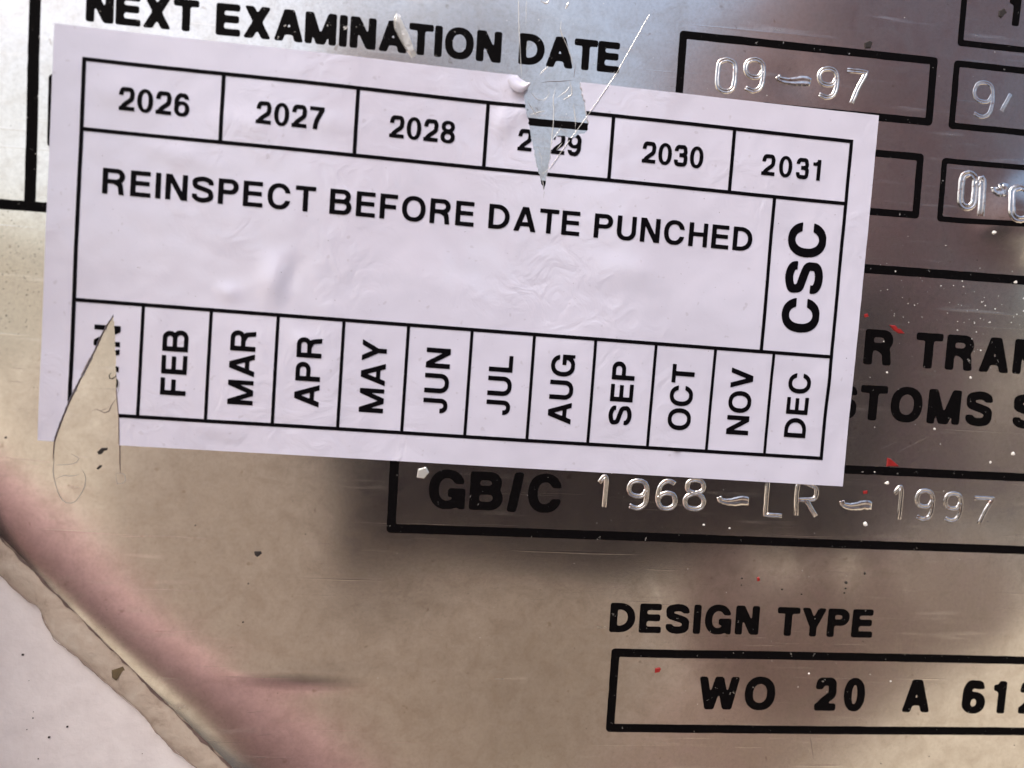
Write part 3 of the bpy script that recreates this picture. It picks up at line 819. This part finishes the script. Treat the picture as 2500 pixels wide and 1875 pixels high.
for i, (ch, *bx4) in enumerate([('9', 112.6, -4.2, 115.7, .2), ('/', 116.5, -3.1, 118.3, -.8)]): struck(ch, *bx4, wd=.26, hgt=.05, seed=40 + i)
for i, (ch, *bx4) in enumerate([('0', 112.0, 7.6, 114.2, 12.0), ('1', 113.6, 8.2, 116.1, 13.0), ('-', 116.6, 8.2, 118.2, 10.6), ('0', 118.6, 8.9, 121.4, 13.2)]): struck(ch, *bx4, wd=.46, hgt=.13, seed=50 + i)

# ------------------------------------------------------------------ torn film strands, flecks, grit
def top_h(u, v):
    if in_poly((u, v), sticker_outline): return sticker_h(u, v) + .03
    return relief(u, v) + .05
def strand(name, pts, w, hgt, m, label, category, group=None, lift=0.0, par=None):
    P = resample(pts, max(6, int(sum(math.hypot(b[0] - a[0], b[1] - a[1]) for a, b in zip(pts, pts[1:])) / .5)))
    V, F = [], []; n = len(P); k = 5
    for i, (u, v) in enumerate(P):
        a, b = P[max(0, i - 1)], P[min(n - 1, i + 1)]; d = Vector((b[0] - a[0], b[1] - a[1])); d.normalize()
        tp = min(1, i / 2.5, (n - 1 - i) / 2.5) * .8 + .2
        wv = 1 + .35 * noise.noise(Vector((u * 1.3, v * 1.3, 4)))
        for t in range(k):
            an = math.pi * t / (k - 1); o_ = math.cos(an) * w / 2 * tp * wv
            uu, vv_ = u - d.y * o_, v + d.x * o_
            V.append(W(uu, vv_, top_h(u, v) + lift + math.sin(an) * hgt * tp - .02))
    for i in range(n - 1):
        for t in range(k - 1):
            q = i * k + t; F.append((q, q + 1, q + k + 1, q + k))
    return mk(name, V, F, m, par, smooth=True, label=label, category=category, group=group)
FM = M['film']
tf = empty('torn_film', W(58, 2, 0), 'torn clear film with bright creases over DATE and the upper tear', 'film')
def film(pts, w, h=.08, m=FM, par=tf, name='film_crease', lift=0.0): return strand(name, pts, w, h, m, None, None, par=par, lift=lift)
film([(69.2, -8.2), (65.7, -.96), (64.2, 1.6), (62.3, 4.75), (60.0, 8.3), (58.0, 11.5), (57.2, 12.2)], .12, .10, name='film_edge')
film([(52.9, -8.6), (53.1, -6.0), (53.35, -3.7), (53.6, -1.4), (53.9, .7)], .12, name='film_edge'); film([(53.85, -8.6), (53.95, -6.8), (54.0, -5.2)], .10); film([(54.3, -3.6), (54.25, -2.2)], .10)
film([(58.3, -6.3), (58.2, -5.4), (58.6, -4.4), (59.2, -3.4), (59.78, -2.1), (60.27, -.8)], .13); film([(57.12, -.87), (56.5, -.2), (56.02, .36)], .11); film([(59.1, -8.6), (58.7, -7.7)], .25)
film([(55.6, -8.4), (56.4, -8.1), (56.7, -8.8)], .25); film([(60.44, 3.4), (60.6, 4.2), (60.84, 5.2), (60.9, 6.6)], .14); film([(58.13, 1.7), (57.9, 3.0), (58.1, 4.4), (58.13, 5.9), (58.05, 7.7), (58.0, 9.5)], .12)
film([(54.66, 3.5), (55.3, 4.3), (56.14, 5.5)], .13); film([(59.2, 3.0), (59.52, 2.88), (60.26, 2.3), (60.1, 1.5), (59.78, .76)], .18); film([(55.2, 5.2), (56.0, 4.9), (57.0, 4.6)], .15); film([(58.3, 2.9), (59.3, 2.2), (60.0, 1.2)], .08)
film([(56.2, 1.3), (57.3, 1.0), (58.6, .9), (60.2, .6)], .06, .04, M['score']); film([(60.4, -1.3), (60.3, .3)], .07, .04, M['score']); film([(58.2, 7.9), (59.0, 6.6), (60.0, 6.9)], .10); film([(58.4, 9.6), (59.6, 8.0)], .14)
film([(56.6, 3.6), (57.4, 2.6), (57.2, 1.8)], .07); film([(55.0, 2.4), (56.0, 3.4), (57.2, 3.2)], .06); film([(56.3, 9.0), (56.9, 10.2), (57.0, 11.3)], .07); film([(56.6, 12.2), (57.2, 12.9), (57.5, 14.2), (57.45, 15.2)], .12)
sfm = empty('scored_film', W(4, 45, 0), 'clear film scored by two cut lines around the lower left tear', 'film')
SC = M['score']
film([(1.0, 50.4), (1.12, 48.1), (2.11, 44.89), (3.27, 41.84), (5.28, 37.23), (6.44, 34.37), (7.3, 32.9)], .11, .05, SC, sfm, 'cut_line', .02)
film([(8.72, 51.6), (8.62, 50), (8.56, 48.2), (8.45, 45.1), (8.05, 41.9), (7.85, 38.5)], .10, .05, SC, sfm, 'cut_line', .02)
film([(5.2, 44.3), (5.7, 44.0), (6.3, 44.25), (6.5, 44.55), (6.9, 44.2), (7.3, 44.15), (7.4, 43.5), (8.0, 42.6)], .10, .04, SC, sfm, 'crack'); film([(6.2, 44.2), (6.9, 43.9)], .08, .04, SC, sfm, 'crack')
film([(7.3, 39.6), (7.0, 40.0), (7.2, 40.4), (7.7, 40.2), (8.0, 39.7)], .16, .06, M['print'], sfm, 'ink_crumb'); film([(7.9, 39.9), (8.35, 40.7), (8.3, 41.6), (8.1, 42.2)], .14, .06, FM, sfm)
GL = M['glue']
ov = smoothpl([(1.2, 49.9), (1.05, 51.0), (1.1, 52.3), (1.62, 54.3), (2.3, 55.3), (3.0, 55.45), (3.7, 55.1), (4.55, 53.6), (4.75, 52.2), (4.3, 51.3)], 3)
film(ov, .09, .010, GL, sfm, 'glue_ring'); film([(1.3, 52.6), (2.2, 52.1), (3.2, 52.2), (4.0, 51.9)], .13, .012, GL, sfm, 'glue_ring'); film([(1.4, 50.9), (2.6, 50.8), (3.6, 50.6), (4.0, 49.9), (3.0, 49.5)], .10, .012, GL, sfm, 'glue_ring')
film([(8.2, 51.6), (9.2, 51.5), (9.35, 52.1), (9.3, 52.75), (8.3, 52.85), (8.2, 51.7)], .13, .012, GL, sfm, 'glue_ring')
# scratches cut through to brighter or dirtier metal, parts of the plate
for pts, w_, m_ in (([(96.4, 78.6), (97.0, 80.0), (97.5, 81.7)], .10, SC), ([(97.6, 82.2), (98.2, 84.6), (98.9, 87.6)], .14, SC), ([(97.3, 83.5), (97.9, 85.2), (98.5, 87.5)], .08, M['stamp']), ([(121.2, 66.1), (122.0, 66.3), (122.9, 66.8)], .22, M['stamp']), ([(121.4, 66.5), (122.6, 66.9)], .10, SC),
                    ([(66.1, 71.9), (67.2, 71.3), (68.4, 71.0), (69.3, 71.2)], .09, SC), ([(69.8, 69.9), (70.0, 71.4)], .06, SC), ([(9.3, 65.85), (14, 65.6), (19.8, 65.74)], .12, M['stamp']), ([(12.2, 70.9), (19.2, 70.6)], .25, M['stamp']), ([(23, 81.2), (28.1, 80.4)], .10, M['stamp']),
                    ([(24.4, 84.2), (29.0, 83.4)], .08, M['stamp']), ([(7.6, 59.3), (14, 59.0), (20.5, 59.2)], .14, M['stamp']), ([(-6, 50.2), (-2, 50.4), (2, 50.7)], .14, M['stamp']), ([(2.2, 49.9), (4.6, 49.8), (6.4, 50.0)], .16, M['stamp']), ([(-5, 39.6), (-1, 39.8)], .08, SC), ([(-5.4, 41.2), (-1.2, 41.3)], .08, SC),
                    ([(29, 59.5), (35, 59.2)], .06, SC), ([(28.5, 60.5), (31.0, 58.0)], .07, M['stamp']), ([(29.0, 63.0), (31.5, 61.2)], .06, M['stamp']), ([(-5.2, 3.2), (-3.4, 4.4)], .14, M['stamp']), ([(-1.5, 8.2), (-.7, 8.8)], .12, M['stamp']),
                    ([(106.5, 24.2), (107.6, 23.7)], .12, M['stamp']), ([(112.6, 23.4), (112.5, 25.4)], .10, M['stamp']), ([(105.5, 45.2), (112, 41.6)], .05, M['stamp']), ([(103, 44.8), (108, 42.5)], .05, M['stamp'])):
    strand('scratch', pts, w_, .018, m_, None, None, par=plate, lift=-.045)
def shard(name, pts, m, label, category, group=None, h0=.0, th=.10, parent=None):
    n = len(pts); cu, cv = sum(p[0] for p in pts) / n, sum(p[1] for p in pts) / n
    V = [W(u, v, top_h(cu, cv) + h0 - .04) for u, v in pts] + [W(cu + (u - cu) * .8, cv + (v - cv) * .8, top_h(cu, cv) + h0 + th) for u, v in pts]
    F = [tuple(range(n, 2 * n))] + [(i, (i + 1) % n, n + (i + 1) % n, n + i) for i in range(n)]
    return mk(name, V, F, m, label=label, category=category, group=group)
shard('paint_fleck', [(103.9, 27.9), (104.7, 27.9), (105.1, 28.3), (105.5, 28.3), (106.2, 28.9), (105.3, 28.95), (104.6, 28.6)], M['red'], 'red paint fleck beside the top of the R before TRAN', 'paint fleck')
shard('paint_fleck', [(105.3, 45.3), (105.9, 45.5), (107.2, 46.45), (105.3, 46.5)], M['red'], 'red triangular paint fleck on the rule above the struck 1997', 'paint fleck')
shard('paint_fleck', [(88.7, 61.95), (89.0, 61.8), (89.2, 62.3), (88.8, 62.45)], M['red'], 'tiny red fleck above the words DESIGN TYPE', 'paint fleck')
shard('paint_fleck', [(75.9, 74.3), (76.5, 74.15), (76.7, 74.35), (76.5, 74.8), (75.9, 74.9)], M['red'], 'red fleck inside the box left of WO', 'paint fleck')
shard('paint_fleck', [(102.3, 49.9), (102.9, 49.8), (102.9, 50.2), (102.4, 50.3)], M['red'], 'small red fleck above the second struck dash', 'paint fleck')
shard('paint_fleck', [(100.35, 26.7), (100.8, 26.6), (101.0, 27.0), (100.5, 27.15)], M['red'], 'faint red fleck touching the right edge of the sticker', 'paint fleck')
shard('film_scrap', [(38.4, -5.2), (38.9, -5.0), (39.3, -4.3), (40.4, -2.4), (41.1, -.6), (40.5, -.1), (39.6, -1.2), (38.9, -2.2), (38.2, -3.4), (38.1, -4.4)], M['film'], 'pale torn scrap crossing the AT of EXAMINATION', 'film scrap', th=.2)
shard('film_scrap', [(43.9, 49.5), (44.9, 49.2), (45.3, 49.9), (44.7, 50.7), (43.8, 50.6)], M['film'], 'pale chip left of the G of GB/C', 'film scrap', th=.15)
shard('tar_spot', [(97.3, -7.55), (98.0, -7.9), (98.4, -7.7), (98.2, -6.95), (97.4, -6.85)], M['grit'], 'black lump above the box of the struck date', 'tar spot')
shard('tar_spot', [(115.2, -13.4), (115.9, -13.8), (116.3, -13.3), (115.6, -12.5), (115.2, -12.7)], M['grit'], 'black lump left of the 1 at the top right', 'tar spot')
shard('tar_spot', [(24.55, 60.55), (25.35, 60.5), (25.5, 60.8), (25.0, 61.25), (24.65, 61.05)], M['grit'], 'largest black spot on bare metal below the label', 'tar spot')
shard('tar_spot', [(6.0, 49.1), (6.5, 48.6), (7.2, 48.55), (7.15, 48.85), (6.75, 48.95), (6.5, 49.35), (6.15, 49.4)], M['grit'], 'black ink crumb just below the lower torn notch', 'tar spot')
shard('tar_spot', [(5.95, 51.1), (6.3, 50.7), (6.6, 50.65), (6.5, 50.95), (6.15, 51.25)], M['grit'], 'second smaller black crumb below the lower torn notch', 'tar spot')
shard('residue_patch', [(7.6, 76.5), (9.5, 75.6), (10.3, 76.3), (9.5, 76.45), (9.1, 76.5), (8.2, 77.9), (7.7, 77.5)], M['rust'], 'brown hooked residue on the sealant smear', 'residue', h0=-.9)
shard('residue_patch', [(11.0, 77.8), (11.7, 78.0), (12.8, 79.5), (12.0, 80.0), (11.3, 79.3)], M['rust'], 'dark brown residue wedge on the sealant by the cut edge', 'residue', h0=-.9)

def scatter(name, pts, m, label, category):
    """uncountable grit as one object: little faceted crumbs"""
    V, F = [], []; rs = random.Random(7)
    for u, v, r, hb in pts:
        b = len(V); k = 6; ph = rs.random() * 6
        rr = [r * rs.uniform(.6, 1.25) for _ in range(k)]
        for i in range(k):
            a = ph + 2 * math.pi * i / k; V.append(W(u + math.cos(a) * rr[i], v + math.sin(a) * rr[i], hb - .03))
        for i in range(k):
            a = ph + 2 * math.pi * i / k; V.append(W(u + math.cos(a) * rr[i] * .6, v + math.sin(a) * rr[i] * .6, hb + r * .55))
        F.append(tuple(range(b + k, b + 2 * k))); F += [(b + i, b + (i + 1) % k, b + k + (i + 1) % k, b + k + i) for i in range(k)]
    return mk(name, V, F, m, label=label, category=category, kind='stuff')
rs = random.Random(11)
dark = []
for u, v, r in [(-4.3, 47.9, .2), (24.0, 64.6, .13), (23.6, 69.4, .14), (30.6, 58.2, .1), (31.5, 71.0, .06), (17.5, 57.6, .12), (92.3, 63.4, .14), (103.5, 60.9, .22), (101.0, 62.2, .25), (101.0, 63.0, .16), (100.9, 63.6, .14), (86.7, 62.1, .2), (86.7, 63.0, .12), (95.0, 64.0, .12), (104.2, 70.2, .1)]:
    dark.append((u, v, r, relief(u, v)))
for _ in range(260):
    u, v = rs.uniform(-6, 130), rs.uniform(-15, 88)
    if edge_dist(u, v) < 1 or in_poly((u, v), sticker_outline): continue
    dark.append((u, v, rs.choice([.03, .04, .05, .05, .07, .1]) * (1.0), relief(u, v)))
for _ in range(150):                               # peppered patch left of the sticker
    u, v = rs.uniform(-7, -.9), rs.gauss(28, 5)
    dark.append((u, v, rs.uniform(.03, .10), relief(u, v) - .02))
for _ in range(120):
    u, v = rs.uniform(1, 99), rs.uniform(2, 47)
    if in_poly((u, v), sticker_outline): dark.append((u, v, rs.choice([.03, .04, .05, .06]), sticker_h(u, v)))
scatter('dark_grit', dark, M['grit'], 'fine black grit and pits peppered over plate and sticker', 'grit')
wall_d = []
for _ in range(34):
    u, v = rs.uniform(-8, 16), rs.uniform(66, 92)
    if edge_dist(u, v) < -7.5: wall_d.append((u, v, rs.choice([.04, .05, .07, .1, .17]), -2.98))
scatter('wall_grit', wall_d, M['grit'], 'black specks scattered on the white paint at the bottom left', 'grit')
pale = []
for u, v, r in [(121.0, 21.2, .33), (104.1, 20.9, .16), (117.0, 15.0, .3), (104.2, 34.1, .16), (116.0, 34.1, .2), (111.6, 41.2, .18), (123.2, 44.0, .28), (120.0, 45.3, .18), (103.7, 47.3, .12), (81.0, 55.2, .16), (84.5, 55.5, .14), (105.6, 48.7, .35), (97.0, 74.7, .14), (108.6, 75.6, .12), (103.0, 54.3, .4)]:
    pale.append((u, v, r, relief(u, v) + .03))
for _ in range(100):
    u, v = rs.gauss(114, 8), rs.gauss(25, 4)
    if u < 101 or u > 132: continue
    pale.append((u, v, rs.choice([.03, .04, .05, .06, .08, .11]), relief(u, v)))
for _ in range(160):
    u, v = rs.uniform(40, 130), rs.uniform(-14, 80)
    if in_poly((u, v), sticker_outline): continue
    pale.append((u, v, rs.choice([.03, .05, .07]), relief(u, v)))
scatter('pale_grit', pale, M['dust'], 'fine pale grit sprinkled on the right half of the plate', 'grit')

# ------------------------------------------------------------------ the photographer's phone, mirrored in the plate
def PH(a, b, c): return CAM + CR * (a / 1000) + CD * (b / 1000) + CF * (c / 1000)     # right, down, forward of the lens
def phone_slab(a0, a1, b0, b1, c0, c1, r, name, m, parent, label=None, category=None):
    o = rrect(a0, b0, a1, b1, r, 6); i_ = rrect(a0 + 1.2, b0 + 1.2, a1 - 1.2, b1 - 1.2, max(.3, r - 1.2), 6); n = len(o)
    V = [PH(x, y, c1) for x, y in i_] + [PH(x, y, c1 - 1.2) for x, y in o] + [PH(x, y, c0 + 1.2) for x, y in o] + [PH(x, y, c0) for x, y in i_]
    F = [tuple(range(n)), tuple(range(4 * n - 1, 3 * n - 1, -1))]
    for l in range(3): F += [(l * n + i, l * n + (i + 1) % n, (l + 1) * n + (i + 1) % n, (l + 1) * n + i) for i in range(n)]
    return mk(name, V, F, m, parent, label=label, category=category)
phone = phone_slab(-30, 134, -17, 66, -17, -9, 10, 'phone', M['phone'], None, 'dark phone mirrored as a soft dark shape in the plate', 'phone')
phone_slab(-11, 22, -12, 23, -9, -7.2, 6, 'camera_bump', M['phone'], phone)
for a, b in ((0, 0), (0, 13), (13, 6)): phone_slab(a - 5, a + 5, b - 5, b + 5, -7.2, -5.6, 5, 'lens_ring', M['lens'], phone)

# ------------------------------------------------------------------ what else the metal mirrors: an added pink handle, added dark strips and the photographer
FOOT = (45.67, 33.37)
def PP(x, up, D): return W(FOOT[0] + x, FOOT[1] - up, D)
def tube_mesh(pts, radii, k=16):
    V, F = [], []; n = len(pts)
    for i, p in enumerate(pts):
        d = (pts[min(n - 1, i + 1)] - pts[max(0, i - 1)]).normalized(); a = d.orthogonal().normalized(); b = d.cross(a)
        for t in range(k):
            an = 2 * math.pi * t / k; V.append(p + (a * math.cos(an) + b * math.sin(an)) * radii[i])
    for i in range(n - 1):
        for t in range(k): F.append((i * k + t, i * k + (t + 1) % k, (i + 1) * k + (t + 1) % k, (i + 1) * k + t))
    F += [tuple(range(k - 1, -1, -1)), tuple(range((n - 1) * k, n * k))]
    return V, F
hp = [W(-118, 36, 40), W(-116, 37, 48), W(-100, 48, 52), W(-9, 111, 52), W(52, 152, 52), W(56, 155, 46)]  # added out of view: gives the cut corner something pink to mirror
V, F = tube_mesh(hp, [.010, .013, .014, .014, .013, .008])
handle = mk('added_handle', V, F, M['handle'], smooth=True, label='unseen pink handle added for its pink reflection at the cut corner', category='handle')
V, F = tube_mesh([W(-90, 55, -2.5), W(-90, 55, 6), W(-90, 55, 10), W(-90, 55, 50)], [.02, .02, .014, .012])
mk('added_handle_bracket', V, F, M['handle'], handle, smooth=True)

for nm, (a0, a1, b0, b1), lab in (('added_dark_strip', (-44, -28, -500, 300), 'unseen black upright strip added to mirror dark in the plate edge'), ('added_dark_strip', (-27.5, 420, 112, 128), 'unseen black level strip added to mirror dark in the plate edge')):  # added out of view: dark strips for the rolled plate edge to mirror
    lo_, hi_ = W(a0, b1, -3.1), W(a1, b0, 30); r_ = .006
    V = [(x, y, z) for y, k in ((lo_.y, 0), (hi_.y + r_, 0), (hi_.y, r_)) for x, z in ((lo_.x + k, lo_.z + k), (hi_.x - k, lo_.z + k), (hi_.x - k, hi_.z - k), (lo_.x + k, hi_.z - k))]
    F = [(8, 9, 10, 11)] + [(l * 4 + i, l * 4 + (i + 1) % 4, l * 4 + 4 + (i + 1) % 4, l * 4 + 4 + i) for l in (0, 1) for i in range(4)]
    mk(nm, V, F, M['rubber'], label=lab, category='added strip')
def skin_obj(name, graph, m, parent=None, root=0, **kw):
    """graph: list of (point, radius, parent index) grown with a Skin modifier"""
    org = graph[root][0]
    me = bpy.data.meshes.new(name); me.from_pydata([tuple(p - org) for p, r, q in graph], [(q, i) for i, (p, r, q) in enumerate(graph) if q is not None], [])
    me.materials.append(m)
    bm = bmesh.new(); bm.from_mesh(me); bm.verts.layers.skin.verify(); bm.to_mesh(me); bm.free()
    for i, (p, r, q) in enumerate(graph):
        rr = r if isinstance(r, tuple) else (r, r); me.skin_vertices[0].data[i].radius = rr; me.skin_vertices[0].data[i].use_root = i == root
    o = bpy.data.objects.new(name, me); link(o, parent, org)
    o.modifiers.new('skin', 'SKIN').use_smooth_shade = True
    sb = o.modifiers.new('subdivision', 'SUBSURF'); sb.levels = 1; sb.render_levels = 2
    for k, val in kw.items(): o[k] = val
    return o
G = [(PP(-55, -555, 560), (.15, .11), None), (PP(-55, -385, 555), (.145, .105), 0), (PP(-55, -195, 535), (.165, .11), 1), (PP(-51, -55, 520), (.09, .08), 2), (PP(-43, 25, 505), .055, 3),
     (PP(-35, 75, 490), (.07, .08), 4), (PP(-35, 135, 488), (.078, .095), 5), (PP(-35, 195, 494), (.07, .085), 6),
     (PP(120, -95, 535), .065, 2), (PP(160, -375, 470), .045, 8), (PP(150, -175, 230), .03, 9), (PP(128, -100, 135), (.032, .022), 10),
     (PP(-230, -95, 535), .065, 2), (PP(-280, -375, 560), .045, 12), (PP(-265, -615, 500), .03, 13), (PP(-265, -685, 480), (.04, .02), 14)]
def finger(par, pts, r0):
    q = par
    for i, p in enumerate(pts):
        G.append((p, r0 * (1 - .1 * i), q)); q = len(G) - 1
for dx, L in ((-36, .85), (-13, 1.0), (10, 1.1), (32, 1.0)):                 # right hand: fingers close round the lower edge of the phone
    finger(11, [PP(116 + dx, -84, 114), PP(116 + dx, -70, 95), PP(116 + dx, -70 + 22 * L, 97)], .009)
finger(11, [PP(96, -82, 142), PP(90, -60, 138), PP(88, -42, 134)], .010)
for dy, L in ((-34, .85), (-12, 1.0), (10, 1.1), (30, 1.0)):                 # left hand hanging, relaxed
    finger(15, [PP(-265, -640, 480 + dy), PP(-262, -670, 478 + dy), PP(-254, -670 - 20 * L, 472 + dy)], .009)
finger(15, [PP(-250, -610, 445), PP(-244, -635, 432), PP(-242, -654, 426)], .010)
for sx in (-1, 1):
    G.append((PP(-55 + sx * 95, -560, 560), .09, 0)); G.append((PP(-55 + sx * 110, -930, 550), .06, len(G) - 1)); G.append((PP(-55 + sx * 115, -1330, 580), .045, len(G) - 1)); G.append((PP(-55 + sx * 125, -1375, 480), (.045, .025), len(G) - 1))
person = skin_obj('person', G, M['skin'], label='person in a tan jacket holding the phone, only mirrored in the plate', category='person')
J = [(PP(-55, -605, 560), (.17, .13), None), (PP(-55, -385, 555), (.165, .125), 0), (PP(-55, -195, 535), (.185, .13), 1), (PP(-51, -55, 520), (.08, .08), 2),
     (PP(125, -95, 535), .085, 2), (PP(165, -380, 470), .062, 4), (PP(175, -175, 265), .045, 5),
     (PP(-235, -95, 535), .085, 2), (PP(-281, -375, 560), .062, 7), (PP(-267, -595, 505), .045, 8)]
skin_obj('jacket', J, M['jacket'], person)
T = [(PP(-55, -605, 560), (.165, .125), None)]
for sx in (-1, 1):
    T += [(PP(-55 + sx * 97, -620, 560), .105, 0), (PP(-55 + sx * 110, -930, 550), .078, None), (PP(-55 + sx * 115, -1330, 580), .065, None)]
for i in (2, 3, 5, 6): T[i] = (T[i][0], T[i][1], i - 1)
skin_obj('trousers', T, M['trousers'], person)
Hh = [(PP(-35, 155, 520), (.075, .08), None), (PP(-35, 210, 505), (.075, .095), 0), (PP(-35, 230, 475), (.06, .05), 1)]
skin_obj('hair', Hh, M['hair'], person)

# unseen maroon container stack, added so the right side of the plate mirrors dark
CX0, CX1, CY0, CY1 = 2.95, 5.39, -12.1, -6.0
def corrugated(name, p, q, out, CZ0, CZ1, cont):
    """folded steel wall from p to q (plan points)"""
    p, q = Vector(p), Vector(q); L = (q - p).length; n = int(L / 0.28); V, F = [], []
    pts = []
    for i in range(n):
        for t, o_ in ((0, 0), (.25, 0), (.5, .036), (.75, .036)): pts.append((p + (q - p) * ((i + t) / n), o_))
    pts.append((q, 0))
    for pt, o_ in pts:
        for z in (CZ0, CZ1): V.append((pt.x - out[0] * o_, pt.y - out[1] * o_, z))
    F = [(2 * i, 2 * i + 2, 2 * i + 3, 2 * i + 1) for i in range(len(pts) - 1)]
    mk(name, V, F, M['maroon'], cont)
for ZB, lab in ((0.0, 'unseen maroon container added on the ground to mirror dark at the right'), (2.60, 'unseen maroon container added on top of another to mirror dark at upper right')):
    CZ0, CZ1 = ZB + .14, ZB + 2.50
    cont = empty('added_container', Vector((4.17, -9.05, ZB)), lab, 'container', 'added maroon container stack')
    corrugated('side_panel', (CX0, CY0), (CX0, CY1), (-1, 0), CZ0, CZ1, cont); corrugated('side_panel', (CX1, CY1), (CX1, CY0), (1, 0), CZ0, CZ1, cont); corrugated('end_panel', (CX0, CY1), (CX1, CY1), (0, 1), CZ0, CZ1, cont); corrugated('end_panel', (CX1, CY0), (CX0, CY0), (0, -1), CZ0, CZ1, cont)
    for nm, z0, z1 in (('roof', CZ1, CZ1 + .09), ('base_frame', ZB + .002, CZ0)):
        v, f = box_verts(CX0 - .02, CX1 + .02, CY0 - .02, CY1 + .02, z0, z1); mk(nm, v, f, M['maroon'], cont)
    for x in (CX0, CX1):
        for y in (CY0, CY1):
            v, f = box_verts(x - .06, x + .06, y - .06, y + .06, CZ0 + .002, CZ1 - .002); mk('corner_post', v, f, M['maroon'], cont)
